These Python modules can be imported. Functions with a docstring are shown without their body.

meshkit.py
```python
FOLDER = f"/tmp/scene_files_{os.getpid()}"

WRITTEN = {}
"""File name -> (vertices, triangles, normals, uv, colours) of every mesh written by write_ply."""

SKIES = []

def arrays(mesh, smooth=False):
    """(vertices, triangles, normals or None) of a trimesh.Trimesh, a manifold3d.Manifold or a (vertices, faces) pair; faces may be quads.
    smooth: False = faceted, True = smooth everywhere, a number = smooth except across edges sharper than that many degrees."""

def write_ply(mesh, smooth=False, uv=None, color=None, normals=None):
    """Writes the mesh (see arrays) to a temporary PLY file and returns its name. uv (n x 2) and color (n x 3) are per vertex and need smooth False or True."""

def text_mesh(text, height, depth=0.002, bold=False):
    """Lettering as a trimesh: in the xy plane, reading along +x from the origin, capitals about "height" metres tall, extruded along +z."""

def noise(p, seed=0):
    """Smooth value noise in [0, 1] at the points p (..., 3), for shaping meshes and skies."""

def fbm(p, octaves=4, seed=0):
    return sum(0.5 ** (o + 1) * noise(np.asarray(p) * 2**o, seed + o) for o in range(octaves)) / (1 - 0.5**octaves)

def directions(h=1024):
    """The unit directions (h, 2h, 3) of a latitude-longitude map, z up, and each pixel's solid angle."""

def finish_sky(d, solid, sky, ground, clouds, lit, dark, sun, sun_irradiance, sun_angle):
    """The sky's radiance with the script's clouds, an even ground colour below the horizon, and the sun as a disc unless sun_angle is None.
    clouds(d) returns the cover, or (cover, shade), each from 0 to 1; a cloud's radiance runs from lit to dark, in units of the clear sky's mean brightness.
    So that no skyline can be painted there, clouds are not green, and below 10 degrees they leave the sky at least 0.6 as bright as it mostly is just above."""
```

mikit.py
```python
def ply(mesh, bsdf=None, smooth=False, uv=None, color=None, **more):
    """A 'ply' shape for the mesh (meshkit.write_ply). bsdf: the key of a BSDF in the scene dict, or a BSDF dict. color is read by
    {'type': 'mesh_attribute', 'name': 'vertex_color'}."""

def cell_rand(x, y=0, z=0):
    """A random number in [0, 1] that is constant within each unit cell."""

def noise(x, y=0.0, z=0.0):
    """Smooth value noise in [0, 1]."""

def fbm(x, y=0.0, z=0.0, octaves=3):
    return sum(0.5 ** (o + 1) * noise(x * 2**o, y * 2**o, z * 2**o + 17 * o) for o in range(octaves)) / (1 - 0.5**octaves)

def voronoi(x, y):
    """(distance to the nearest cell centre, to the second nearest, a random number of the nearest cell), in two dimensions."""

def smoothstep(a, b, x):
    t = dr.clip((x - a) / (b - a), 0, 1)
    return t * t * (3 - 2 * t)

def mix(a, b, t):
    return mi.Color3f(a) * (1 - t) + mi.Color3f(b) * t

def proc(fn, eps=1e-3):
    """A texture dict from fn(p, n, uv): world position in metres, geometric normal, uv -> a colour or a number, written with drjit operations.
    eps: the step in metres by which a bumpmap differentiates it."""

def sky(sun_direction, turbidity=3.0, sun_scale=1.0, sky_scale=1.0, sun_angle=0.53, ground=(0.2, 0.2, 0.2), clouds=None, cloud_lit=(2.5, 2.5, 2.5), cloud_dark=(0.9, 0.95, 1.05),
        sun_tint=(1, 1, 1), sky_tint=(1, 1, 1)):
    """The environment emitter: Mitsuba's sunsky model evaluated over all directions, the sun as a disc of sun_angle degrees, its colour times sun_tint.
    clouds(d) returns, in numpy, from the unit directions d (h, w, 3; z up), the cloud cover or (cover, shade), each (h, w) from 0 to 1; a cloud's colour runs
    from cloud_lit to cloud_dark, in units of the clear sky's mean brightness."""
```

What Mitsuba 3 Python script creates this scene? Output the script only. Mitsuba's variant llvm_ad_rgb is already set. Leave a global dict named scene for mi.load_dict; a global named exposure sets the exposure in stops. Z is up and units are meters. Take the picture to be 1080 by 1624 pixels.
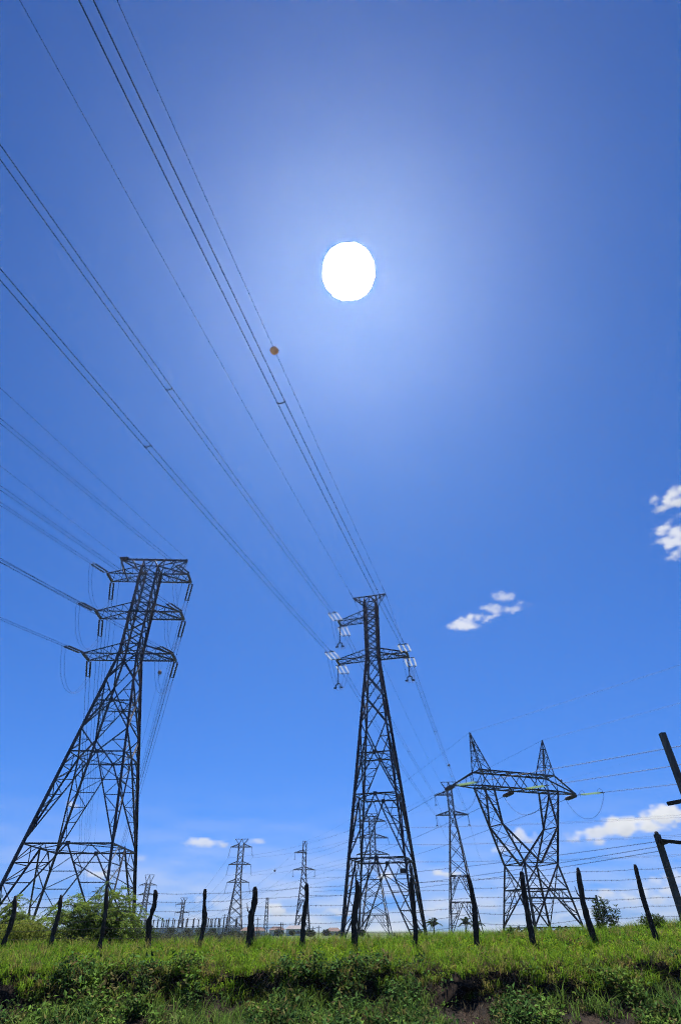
import math
import numpy as np
import trimesh
import mitsuba as mi
import mikit
import meshkit
from mikit import proc, noise, fbm, mix, smoothstep

rng = np.random.default_rng(11)
scene, labels = {'type': 'scene'}, {}
T4F = mi.ScalarTransform4f

# ------------------------------------------------------------------ camera
FOC, PITCH, ROLL = 849.14, 0.66567, -0.006986          # focal length in photo pixels, upward tilt, roll
EYE = np.array([0.0, 0.0, 1.7])
_c, _s = math.cos(ROLL), math.sin(ROLL)
_fw = np.array([0, math.cos(PITCH), math.sin(PITCH)])
_up = -(_s * np.array([1.0, 0, 0]) + _c * np.array([0, math.sin(PITCH), -math.cos(PITCH)]))
scene['camera'] = {'type': 'perspective', 'fov': 2 * math.degrees(math.atan(540 / FOC)), 'fov_axis': 'x', 'near_clip': 0.1, 'far_clip': 12000.0,
                   'to_world': T4F().look_at(origin=EYE.tolist(), target=(EYE + _fw).tolist(), up=_up.tolist()),
                   'medium': {'type': 'ref', 'id': 'air'}}
exposure = 2.22

# ------------------------------------------------------------------ sky, sun, clouds
SUN = [0.0168, 0.4656, 0.8848]
CLOUDS = [  # azimuth (from straight ahead, to the right), elevation, half width, half height in degrees, density, wispiness
    (25.2, 6.7, 3.3, 1.0, 1.0, .5), (27.6, 7.3, 2.4, .9, 1.0, .5), (23.3, 6.5, 1.4, .7, .9, .6), (21.3, 6.1, .9, .55, .9, .7), (20.2, 6.5, .7, .4, .6, .8),
    (-12.6, 6.2, 2.3, .42, .8, .6), (-8.2, 6.4, 1.1, .32, .6, .8), (9.2, 3.95, 1.3, .36, .95, .5), (-24.2, 8.7, .8, .35, .7, .7),
    (-21.0, 3.85, 1.2, .42, .9, .5), (-17.7, 5.0, .6, .25, .5, .8), (-11.5, 2.0, 2.4, .5, .5, .9), (-5.8, 1.5, 1.0, .7, .9, .6), (3.9, 3.8, 1.1, .42, .9, .6),
    (8.3, 1.2, 2.2, .7, .7, .8), (16.4, 6.4, 1.3, .7, .75, .8), (14.3, 5.6, 1.0, .45, .55, .9), (-.5, 1.3, 2.2, .5, .7, .8), (12.0, 1.6, 2.0, .5, .6, .8),
    (14.3, 25.25, 1.9, .75, .8, 1.1), (16.2, 25.75, 2.0, .8, .8, 1.1), (17.9, 26.4, 2.0, .95, .6, 1.2), (18.9, 27.4, 1.6, .8, .55, 1.2), (20.1, 26.3, 1.5, .6, .5, 1.2), (20.8, 6.2, 1.3, .65, .9, .6), (22.3, 6.35, 1.2, .6, .9, .6), (38.2, 27.0, 1.5, 1.4, .7, .9), (38.7, 32.3, 2.3, 1.1, .9, .7), (37.4, 28.7, 2.2, 2.1, .8, .9), (40.5, 28.6, 2.8, 2.2, .95, .7),
    (44, 31, 3, 1.6, .9, 1.0), (24.5, 1.9, 4.5, .8, .75, .8), (27.5, 3.0, 2.6, .5, .6, .9), (19.5, 1.0, 3.2, .6, .6, .9), (22.3, 5.9, .8, .4, .8, .7)]
_r = np.random.default_rng(5)
for _ in range(46):                                       # the same kind of small cumulus all round the horizon
    a = _r.uniform(42, 318)
    CLOUDS.append((a if a < 180 else a - 360, _r.uniform(2, 22) ** 1.0, _r.uniform(1, 5), _r.uniform(.4, 1.1), _r.uniform(.6, 1), _r.uniform(.5, 1)))


def clouds(d):
    az, el = np.degrees(np.arctan2(d[..., 0], d[..., 1])), np.degrees(np.arcsin(d[..., 2]))
    cover, shade = np.zeros(az.shape), np.zeros(az.shape)
    low = el < 45
    n1 = np.zeros(az.shape)
    n1[low] = meshkit.fbm(d[low] * [70, 70, 95], 5, 3)
    n2 = np.zeros(az.shape)
    n2[low] = meshkit.fbm(d[low] * [14, 14, 60], 4, 9)
    for a, e, wa, we, dens, wisp in CLOUDS:
        m = (np.abs(((az - a + 180) % 360) - 180) < wa * 1.8) & (np.abs(el - e) < we * 2.6)
        da, de = (((az[m] - a + 180) % 360) - 180) / wa, (el[m] - e) / we
        de = np.where(de < 0, de * 1.45, de * .9)
        v = 1 - da * da - de * de + (n1[m] - .5) * (1.7 + 1.7 * wisp)
        c = np.clip(v / (.55 + .6 * wisp), 0, 1)
        c = dens * c * c * (3 - 2 * c)
        better = c > cover[m]
        sh = np.clip(.42 - .45 * de + (n1[m] - .5) * 1.0, 0, 1) * (.75 if wisp < .9 else .2)
        shade[m] = np.where(better, sh, shade[m])
        cover[m] = np.maximum(cover[m], c)
    veil = np.clip(1 - el / 13.0, 0, 1) ** 2.3 * np.clip(.42 + (n2 - .42) * 2.2, 0, 1) * .75     # thin far cloud low over the land
    shade = np.where(veil > cover, .12, shade)
    return np.maximum(cover, veil), shade


scene['sky'] = mikit.sky(SUN, turbidity=3.0, sun_angle=5.0, sun_scale=1.3, sky_scale=.64, sun_tint=(.94, 1.0, 1.2), sky_tint=(.28, .655, 1.39), ground=(.1, .14, .06), clouds=clouds,
                         cloud_lit=(3.7, 3.75, 3.85), cloud_dark=(1.9, 2.15, 2.5))
scene['air'] = {'type': 'homogeneous', 'albedo': {'type': 'rgb', 'value': [.93, .95, .97]}, 'sigma_t': .00022, 'phase': {'type': 'hg', 'g': .77}}
scene['haze'] = {'type': 'cube', 'to_world': T4F().translate([0, 0, 23.0]).scale([830, 830, 26]), 'bsdf': {'type': 'null'}, 'interior': {'type': 'ref', 'id': 'air'}}
labels['haze'] = {'label': 'thin warm-weather haze filling the air over the plain', 'category': 'haze', 'kind': 'stuff'}


# ------------------------------------------------------------------ materials
def rgb(*v):
    return {'type': 'rgb', 'value': list(map(float, v))}


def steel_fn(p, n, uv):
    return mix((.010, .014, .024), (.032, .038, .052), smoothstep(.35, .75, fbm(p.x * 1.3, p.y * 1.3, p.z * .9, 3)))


def bark_fn(p, n, uv):
    g = fbm(p.x * 22, p.y * 22, p.z * 3.5, 4)
    lich = smoothstep(.62, .72, fbm(p.x * 6, p.y * 6, p.z * 5 + 40, 3))
    return mix(mix((.010, .008, .007), (.062, .05, .04), g), (.10, .10, .085), lich * .5)


def bark_h(p, n, uv):
    return fbm(p.x * 26, p.y * 26, p.z * 5, 3)


def concrete_fn(p, n, uv):
    return mix((.035, .035, .034), (.09, .09, .086), fbm(p.x * 3, p.y * 3, p.z * 1.2, 4))


def earth_fn(p, n, uv):
    a = fbm(p.x * 3.1, p.y * 3.1, p.z * 3.1, 4)
    b = fbm(p.x * 17, p.y * 17, p.z * 17, 3)
    soil = mix((.004, .003, .002), (.034, .022, .012), smoothstep(.3, .75, .55 * a + .45 * b))
    green = mix((.035, .055, .012), (.085, .125, .028), b)
    flat = smoothstep(.55, .9, n.z + (a - .5) * .5) * smoothstep(16.2, 17.2, p.y + (a - .5) * .8)
    return mix(soil, green, flat)


def earth_h(p, n, uv):
    return fbm(p.x * 12, p.y * 12, p.z * 12, 4)


def render_fn(p, n, uv):
    return mix((.5, .5, .48), (.66, .66, .64), fbm(p.x * .4, p.y * .4, p.z * 1.1, 4))


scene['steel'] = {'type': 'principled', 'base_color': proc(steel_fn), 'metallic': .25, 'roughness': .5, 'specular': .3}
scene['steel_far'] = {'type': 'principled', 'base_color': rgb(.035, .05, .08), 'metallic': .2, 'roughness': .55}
scene['wire_metal'] = {'type': 'principled', 'base_color': rgb(.04, .05, .07), 'metallic': .3, 'roughness': .6}
scene['rusty_wire'] = {'type': 'principled', 'base_color': rgb(.055, .045, .045), 'metallic': .3, 'roughness': .6}
scene['dark_porcelain'] = {'type': 'principled', 'base_color': rgb(.028, .022, .025), 'roughness': .3}
scene['pale_glass_disc'] = {'type': 'principledthin', 'base_color': rgb(.98, .98, .97), 'roughness': .15, 'diff_trans': 1.3}
scene['yellow_glass_disc'] = {'type': 'principledthin', 'base_color': rgb(.74, .86, .58), 'roughness': .12, 'diff_trans': 1.0}
scene['bark'] = {'type': 'bumpmap', 'texture': proc(bark_h, .004), 'scale': .02, 'bsdf': {'type': 'principled', 'base_color': proc(bark_fn), 'roughness': .9, 'specular': .15}}
scene['earth_soil'] = {'type': 'twosided', 'bsdf': {'type': 'principled', 'base_color': proc(earth_fn), 'roughness': .95, 'specular': .2}}
scene['concrete'] = {'type': 'principled', 'base_color': proc(concrete_fn), 'roughness': .85}
scene['leaf'] = {'type': 'principledthin', 'base_color': {'type': 'mesh_attribute', 'name': 'vertex_color'}, 'roughness': .3, 'diff_trans': 1.25}
scene['orange_paint'] = {'type': 'principled', 'base_color': rgb(.8, .27, .06), 'roughness': .4}
scene['dark_paint'] = {'type': 'principled', 'base_color': rgb(.05, .02, .02), 'roughness': .5}
scene['white_plate'] = {'type': 'principled', 'base_color': rgb(.75, .75, .72), 'roughness': .6}
scene['black_plate'] = {'type': 'principled', 'base_color': rgb(.02, .02, .025), 'roughness': .5}
scene['pale_render'] = {'type': 'principled', 'base_color': proc(render_fn), 'roughness': .9}
scene['roof_tile'] = {'type': 'principled', 'base_color': rgb(.13, .09, .075), 'roughness': .9}
scene['grey_roof'] = {'type': 'principled', 'base_color': rgb(.22, .22, .22), 'roughness': .9}
scene['dark_window'] = {'type': 'principled', 'base_color': rgb(.03, .035, .04), 'roughness': .2}
scene['straw'] = {'type': 'principledthin', 'base_color': {'type': 'mesh_attribute', 'name': 'vertex_color'}, 'roughness': .7, 'diff_trans': .5}


# ------------------------------------------------------------------ helpers
_used = {}


def numbered(base):
    k = _used.get(base, -1) + 1
    _used[base] = k
    return base if k == 0 else f'{base}_{k:03d}'


def thing(name, label=None, cat=None, group=None, kind=None):
    key = numbered(name)
    d = {}
    for a, b in (('label', label), ('category', cat), ('group', group), ('kind', kind)):
        if b:
            d[a] = b
    labels[key] = d
    return key


def unit(v):
    v = np.asarray(v, float)
    return v / (np.linalg.norm(v) + 1e-12)


class MB:
    def __init__(self):
        self.v, self.f, self.n = [], [], 0

    def add(self, v, f):
        v, f = np.asarray(v, float), np.asarray(f, int)
        self.v.append(v)
        self.f.append(f + self.n)
        self.n += len(v)

    def prism(self, a, b, poly, ref=(0, 0, 1)):
        a, b = np.asarray(a, float), np.asarray(b, float)
        t = unit(b - a)
        ref = np.asarray(ref, float)
        if abs(t @ unit(ref)) > .97:
            ref = np.array([1.0, .3, 0]) if abs(t[0]) < .9 else np.array([0, 1.0, 0])
        x = unit(np.cross(ref, t))
        y = np.cross(t, x)
        poly = np.asarray(poly, float)
        k = len(poly)
        ring = poly[:, :1] * x + poly[:, 1:] * y
        v = np.vstack([a + ring, b + ring])
        i = np.arange(k)
        j = (i + 1) % k
        f = np.vstack([np.stack([i, j, j + k], 1), np.stack([i, j + k, i + k], 1)])
        if k == 6:
            cap = np.array([[0, 1, 2], [0, 2, 3], [0, 3, 4], [0, 4, 5]])
        else:
            cap = np.array([[0, q, q + 1] for q in range(1, k - 1)])
        self.add(v, np.vstack([f, cap[:, ::-1], cap + k]))

    def angle(self, a, b, w, ref=(0, 0, 1)):             # rolled steel angle section
        t = w * .14
        p = np.array([[0, 0], [w, 0], [w, t], [t, t], [t, w], [0, w]]) - w * .32
        self.prism(a, b, p, ref)

    def bar(self, a, b, w, h=None, ref=(0, 0, 1)):
        h = h or w
        self.prism(a, b, np.array([[-w, -h], [w, -h], [w, h], [-w, h]]) / 2, ref)

    def tube(self, pts, r, sides=6, cap=True):
        p = np.asarray(pts, float)
        t = np.gradient(p, axis=0)
        t /= np.linalg.norm(t, axis=1, keepdims=True) + 1e-12
        ref = np.array([0, 0, 1.0]) if np.mean(np.abs(t[:, 2])) < .75 else np.array([.2, 1.0, 0])
        a = np.cross(t, ref)
        a /= np.linalg.norm(a, axis=1, keepdims=True) + 1e-12
        b = np.cross(t, a)
        ang = np.arange(sides) * 2 * np.pi / sides
        r = np.broadcast_to(np.asarray(r, float), (len(p),))
        v = p[:, None] + r[:, None, None] * (np.cos(ang)[None, :, None] * a[:, None] + np.sin(ang)[None, :, None] * b[:, None])
        i, j = np.meshgrid(np.arange(len(p) - 1), np.arange(sides), indexing='ij')
        q = np.stack([i * sides + j, i * sides + (j + 1) % sides, (i + 1) * sides + (j + 1) % sides, (i + 1) * sides + j], -1).reshape(-1, 4)
        f = [q[:, [0, 1, 2]], q[:, [0, 2, 3]]]
        v = v.reshape(-1, 3)
        if cap:
            n = len(v)
            v = np.vstack([v, p[:1], p[-1:]])
            s = np.arange(sides)
            f += [np.stack([np.full(sides, n), (s + 1) % sides, s], 1), np.stack([np.full(sides, n + 1), n - sides + s, n - sides + (s + 1) % sides], 1)]
        self.add(v, np.vstack(f))

    def discs(self, a, b, r, count, core=.35, sides=9):   # a string of insulator discs
        a, b = np.asarray(a, float), np.asarray(b, float)
        s, rad = [0.0], [r * core]
        for k in range(count):
            u0, u1 = k / count, (k + 1) / count
            for u, q in ((.12, core), (.3, .96), (.46, 1.0), (.6, .5), (.85, core)):
                s.append(u0 + (u1 - u0) * u)
                rad.append(r * q)
        s.append(1.0)
        rad.append(r * core)
        s = np.array(s)[:, None]
        self.tube(a + (b - a) * s, rad, sides)

    def plate(self, c, u, v, w, h, t=.03):                # a flat plate centred at c, spanned by u (w) and v (h)
        u = unit(u)
        n = unit(np.cross(u, v))
        self.bar(np.asarray(c) - u * w / 2, np.asarray(c) + u * w / 2, t, h, ref=np.cross(n, u))

    def box(self, lo, hi):
        m = trimesh.creation.box(bounds=[lo, hi])
        self.add(m.vertices, m.faces)

    def sphere(self, c, r, sub=2):
        m = trimesh.creation.icosphere(subdivisions=sub, radius=r)
        self.add(m.vertices + np.asarray(c), m.faces)

    def build(self, key, bsdf, smooth=False, color=None):
        scene[key] = mikit.ply((np.vstack(self.v), np.vstack(self.f)), bsdf, smooth=smooth, color=color)
        return key


def part(parent, name, mb, bsdf, smooth=False, kind=None, label=None):
    key = numbered(f'{parent}__{name}')
    mb.build(key, bsdf, smooth)
    if kind or label:
        labels[key] = {k: v for k, v in (('kind', kind), ('label', label)) if v}
    return key


def lerp(a, b, t):
    return np.asarray(a, float) + (np.asarray(b, float) - np.asarray(a, float)) * t


# ------------------------------------------------------------------ the ground
XS = np.concatenate([[-800, -650, -500, -250, -140, -90, -60, -45, -35, -28, -22, -18], np.arange(-15, 15.01, .11), [18, 22, 28, 35, 45, 60, 90, 140, 250, 500, 650, 800]])
YS = np.concatenate([[-800, -500, -200, -60, -20, 0, 6, 10, 12], np.arange(13, 14.4, .2), np.arange(14.4, 17.6, .07), np.arange(17.6, 28, .3), np.arange(28, 60, 2.0), [65, 75, 90, 120, 160, 220, 300, 420, 600, 800]])
CARVE = [(-1.95, .62, .62, .26, .95), (3.75, .72, .42, .24, .8), (1.5, .84, .55, .12, .6), (6.2, .98, .75, .13, .6), (7.4, .86, .5, .12, .45), (-8.2, .9, .4, .12, .6), (-8.0, .42, .55, .2, .7), (-5.0, .72, .3, .16, .5), (-.5, .5, .3, .22, .45), (.6, .5, .25, .2, .4), (2.6, .42, .35, .2, .5), (4.9, .5, .4, .2, .45), (-3.9, .55, .25, .2, .4), (-6.4, .5, .35, .18, .4)]


def edge_z(x):
    return np.interp(x, [-60, -12, 0, 5, 8, 14, 60], [1.0, 1.0, .98, 1.04, 1.14, 1.25, 1.3])


def ground_z(x, y):
    """Height of the ground: road verge, cut bank, the sloping field behind it, the plain beyond."""
    x, y = np.asarray(x, float), np.asarray(y, float)
    e = edge_z(x)
    p = np.interp(x, [-60, -12, -8, -4.5, -1, 2, 4, 7, 9, 14, 60], [1.2, 1.2, 1.19, 1.25, 1.31, 1.28, 1.40, 1.53, 1.56, 1.75, 1.9])
    r = np.interp(x, [-60, -14, 0, 8, 12.5, 20, 60], [1.2, 1.26, 1.36, 1.56, 1.8, 2.05, 2.1])
    yn = y + .62 * (meshkit.fbm(np.stack([x * .6, x * 0 + 3, x * 0], -1), 5, 2) - .5) * 2 * np.exp(-((y - 16) / 3) ** 2)
    knots = [(-1e4, 0 * e), (12.0, 0 * e), (14.2, 0 * e + .05), (15.25, 0 * e + .32), (15.75, 0 * e + .55), (15.95, e * .76), (16.2, e - .04), (16.8, e + .02),
             (20.8, p), (24.5, r), (29, r - .12), (45, .95 + 0 * e), (70, .6 + 0 * e), (1e5, .6 + 0 * e)]
    z = np.zeros(np.broadcast(x, y).shape)
    for (y0, z0), (y1, z1) in zip(knots[:-1], knots[1:]):
        t = np.clip((yn - y0) / (y1 - y0), 0, 1)
        z = np.where((yn >= y0) & (yn < y1), z0 + (z1 - z0) * t, z)
    return z


gx, gy = np.meshgrid(XS, YS)
gz = ground_z(gx, gy)
gp = np.stack([gx, gy, gz], -1)
face = np.exp(-((gy - 15.8) / .8) ** 2)
n1 = meshkit.fbm(np.stack([gx * 1.3, gy * 1.3, gz * 1.8], -1), 4, 21) - .5
n2 = meshkit.fbm(np.stack([gx * 5, gy * 5, gz * 5], -1), 3, 31) - .5
gp[..., 1] += face * (n1 * 1.0 + n2 * .36)
gp[..., 2] += face * (n2 * .2 + n1 * .34) + np.exp(-((gy - 20) / 5) ** 2) * (meshkit.fbm(np.stack([gx * .8, gy * .8, 0 * gx], -1), 3, 5) - .5) * .12
for x0, zc, wd, hd, amt in CARVE:                         # hollows where the bank has slipped
    gp[..., 1] += amt * np.exp(-((gx - x0) / wd) ** 2 - ((gz - zc) / hd) ** 2) * (gy < 17.6)
ny_, nx_ = gx.shape
ii, jj = np.meshgrid(np.arange(ny_ - 1), np.arange(nx_ - 1), indexing='ij')
a_ = ii * nx_ + jj
gf = np.stack([a_, a_ + 1, a_ + nx_ + 1, a_ + nx_], -1).reshape(-1, 4)
gf = np.vstack([gf[:, [0, 1, 2]], gf[:, [0, 2, 3]]])
gv = gp.reshape(-1, 3)
scene['ground'] = mikit.ply((gv, gf), 'earth_soil', smooth=True)
labels['ground'] = {'label': 'dark earth bank and the sloping grassy field behind it', 'kind': 'structure'}
near = (np.abs(gv[gf][:, :, 0]).max(1) < 15) & (gv[gf][:, :, 1].min(1) > 13.4) & (gv[gf][:, :, 1].max(1) < 31)
bank = trimesh.Trimesh(gv, gf[near], process=False)
_tc, _ar = bank.triangles_center, bank.area_faces


def on_bank(n, weight):
    """n random points of the near ground with density weight(x, y, z, normal z), and the normals there."""
    w = _ar * np.maximum(weight(_tc[:, 0], _tc[:, 1], _tc[:, 2], bank.face_normals[:, 2]), 0)
    k = rng.choice(len(w), n, p=w / w.sum())
    t = bank.triangles[k]
    u = rng.random((n, 2))
    u = np.where(u.sum(1, keepdims=True) > 1, 1 - u, u)
    return t[:, 0] + u[:, :1] * (t[:, 1] - t[:, 0]) + u[:, 1:] * (t[:, 2] - t[:, 0]), bank.face_normals[k]


# ------------------------------------------------------------------ foliage geometry
def rows(v):
    return v / (np.linalg.norm(v, axis=-1, keepdims=True) + 1e-12)


def blade_mesh(P, h, w, up, lean):
    n = len(P)
    az = rng.random(n) * 2 * np.pi
    side = np.stack([np.cos(az), np.sin(az), 0 * az], -1) * (w / 2)[:, None]
    mid = P + up * (h * .6)[:, None] + lean * (h * .28)[:, None]
    tip = P + up * (h * .95)[:, None] + lean * h[:, None]
    v = np.stack([P - side, P + side, mid - side * .75, mid + side * .75, tip], 1).reshape(-1, 3)
    o = np.arange(n)[:, None] * 5
    return v, np.vstack([o + [0, 1, 2], o + [1, 3, 2], o + [2, 3, 4]])


def leaf_mesh(P, d, nrm, L, W):
    d = rows(d)
    s = rows(np.cross(d, nrm))
    nrm = np.cross(s, d)
    m = P + d * (L * .45)[:, None] + nrm * (L * .10)[:, None]
    e = s * (W / 2)[:, None] + nrm * (W * .12)[:, None]
    e2 = s * (W / 2)[:, None] - nrm * (W * .12)[:, None]
    tip = P + d * L[:, None] - nrm * (L * .08)[:, None]
    v = np.stack([P, m + e, m - e2, tip], 1).reshape(-1, 3)
    o = np.arange(len(P))[:, None] * 4
    return v, np.vstack([o + [0, 1, 3], o + [0, 3, 2]])


def tinted(base, n, per, var=.25, hue=.2):
    b = np.asarray(base, float)
    b = b[None] if b.ndim == 1 else b
    k = 1 + var * (rng.random((n, 1)) * 2 - 1)
    h = 1 + hue * (rng.random((n, 3)) - .5)
    return np.repeat(np.clip(b * k * h, .004, .6), per, 0)


class Foliage:
    def __init__(self):
        self.v, self.f, self.c, self.n = [], [], [], 0

    def add(self, vf, c):
        self.v.append(vf[0])
        self.f.append(vf[1] + self.n)
        self.c.append(c)
        self.n += len(vf[0])

    def blades(self, P, h, w, up, lean, base, var=.3, hue=.25):
        self.add(blade_mesh(P, h, w, up, lean), tinted(base, len(P), 5, var, hue))

    def leaves(self, P, d, nrm, L, W, base, var=.3, hue=.25):
        self.add(leaf_mesh(P, d, nrm, L, W), tinted(base, len(P), 4, var, hue))

    def build(self, key, bsdf='leaf'):
        scene[key] = mikit.ply((np.vstack(self.v), np.vstack(self.f)), bsdf, color=np.vstack(self.c))
        return key


def rand_dirs(n):
    return rows(rng.normal(size=(n, 3)))


def patch(P, k, seed):
    return meshkit.fbm(P * k, 3, seed)


UP = np.array([0, 0, 1.0])

# --- the short grass of the field
g = Foliage()
N = 150000
P, nr = on_bank(N, lambda x, y, z, nz: (y > 16.0) * (y < 29) * (nz > .5) * np.clip(1.25 - (y - 16) * .03, .5, 2))
pt = patch(P, .55, 41)
h = (.04 + .08 * rng.random(N) ** 1.7) * (.7 + .8 * pt)
lean = rng.normal(size=(N, 3)) * .75 * [1, 1, .3] + [0, -.1, 0]
near_lip = np.clip((18.2 - P[:, 1]) / 1.8, 0, 1) * rng.random(N)
col = np.where((rng.random(N) < .14 + .5 * np.clip(pt - .5, 0, 1))[:, None], [.25, .26, .05], [.165, .28, .02])
col = np.where((pt < .42)[:, None], [.11, .21, .018], col)
col = np.where((near_lip > .45)[:, None], [.105, .095, .04], col)
g.blades(P, h, np.full(N, .013) + .01 * rng.random(N), np.repeat(UP[None], N, 0), lean, col)
N = 62000
P, nr = on_bank(N, lambda x, y, z, nz: (y > 16.0) * (y < 28) * (nz > .5))
d = rows(rng.normal(size=(N, 3)) * [1, 1, .4] + [0, 0, .7])
g.leaves(P + UP * .03, d, UP + rng.normal(size=(N, 3)) * .5, .045 + .06 * rng.random(N), .02 + .03 * rng.random(N), [.165, .28, .022], .5)
C, nr = on_bank(1500, lambda x, y, z, nz: (y > 16.6) * (y < 28) * (nz > .5) * np.clip(meshkit.fbm(np.stack([x * .9, y * .9, 0 * x], -1), 3, 88) * 5 - 2.2, .05, 1))
P = np.repeat(C, 16, 0) + rng.normal(size=(len(C) * 16, 3)) * [.09, .09, .03] + UP * .05
g.leaves(P, rand_dirs(len(P)) * [1, 1, .4] + UP * .2, UP + rand_dirs(len(P)) * .5, .06 + .06 * rng.random(len(P)), .03 + .03 * rng.random(len(P)), np.repeat(np.where((rng.random(len(C)) < .35)[:, None], [.13, .12, .04], [.06, .14, .02]), 16, 0), .5)
k = thing('grass', 'short bright green grass of the sunlit field above the bank', 'grass', kind='stuff')
g.build(k)

# --- tufts standing up and hanging over the edge
g = Foliage()
C, nr = on_bank(3300, lambda x, y, z, nz: np.where(y < 17.2, 1.0, .16) * (y > 15.9) * (y < 27) * (nz > .35))
rep = 22
P = np.repeat(C, rep, 0) + rng.normal(size=(len(C) * rep, 3)) * [.05, .05, .01]
fr = np.repeat(C[:, 1] < 16.7, rep)
hh = np.repeat(.14 + .22 * rng.random(len(C)), rep) * (.5 + .7 * rng.random(len(P)))
lean = rng.normal(size=(len(P), 3)) * .4 * [1, 1, .3] + np.where(fr[:, None], [0, -.45, -.4], [0, 0, 0])
base = np.repeat(np.where((rng.random(len(C)) < .3)[:, None], [.21, .21, .06], [.13, .24, .022]), rep, 0)
g.blades(P, hh, np.full(len(P), .014), np.repeat(UP[None], len(P), 0), lean, base)
g.build(thing('grass_tufts', 'taller grass tufts along the lip of the bank and on the field', 'grass', kind='stuff'))

# --- broad-leaved weeds and creepers on the bank
g = Foliage()


def weed_w(x, y, z, nz):
    q = meshkit.fbm(np.stack([x * .8, y * .8, z * 1.2], -1), 3, 77)
    bare = sum(np.exp(-((x - a) / (b * 1.05)) ** 2 - ((z - zc) / (hd * 1.05)) ** 2) for a, zc, b, hd, c in CARVE)
    return (y > 13.8) * (y < 16.7) * np.clip((q - .48) * 11, .03, 1) * np.clip(1.25 - z * .6, .4, 1) * np.clip(1 - 1.6 * bare, .0, 1) * (.5 + 1.5 * nz)


C, nr = on_bank(6400, weed_w)
rep = 15
sz = np.repeat(.6 + .9 * rng.random(len(C)) ** 2, rep)
grow = rows(nr * .6 + UP * .7)
P = np.repeat(C, rep, 0) + np.repeat(grow, rep, 0) * (rng.random(len(C) * rep) * .24 * sz * np.repeat(.5 + 1.6 * np.clip(patch(C, 2.2, 63) - .35, 0, 1), rep))[:, None] + rng.normal(size=(len(C) * rep, 3)) * .05 * sz[:, None]
d = rand_dirs(len(P)) * [1, 1, .6] + np.repeat(grow, rep, 0) * .5
q = patch(np.repeat(C, rep, 0), 1.1, 51)
base = np.where((q > .52)[:, None], [.11, .20, .04], [.06, .125, .034])
base = np.where(np.repeat(rng.random(len(C)) < .22, rep)[:, None], [.12, .12, .045], base)
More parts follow.
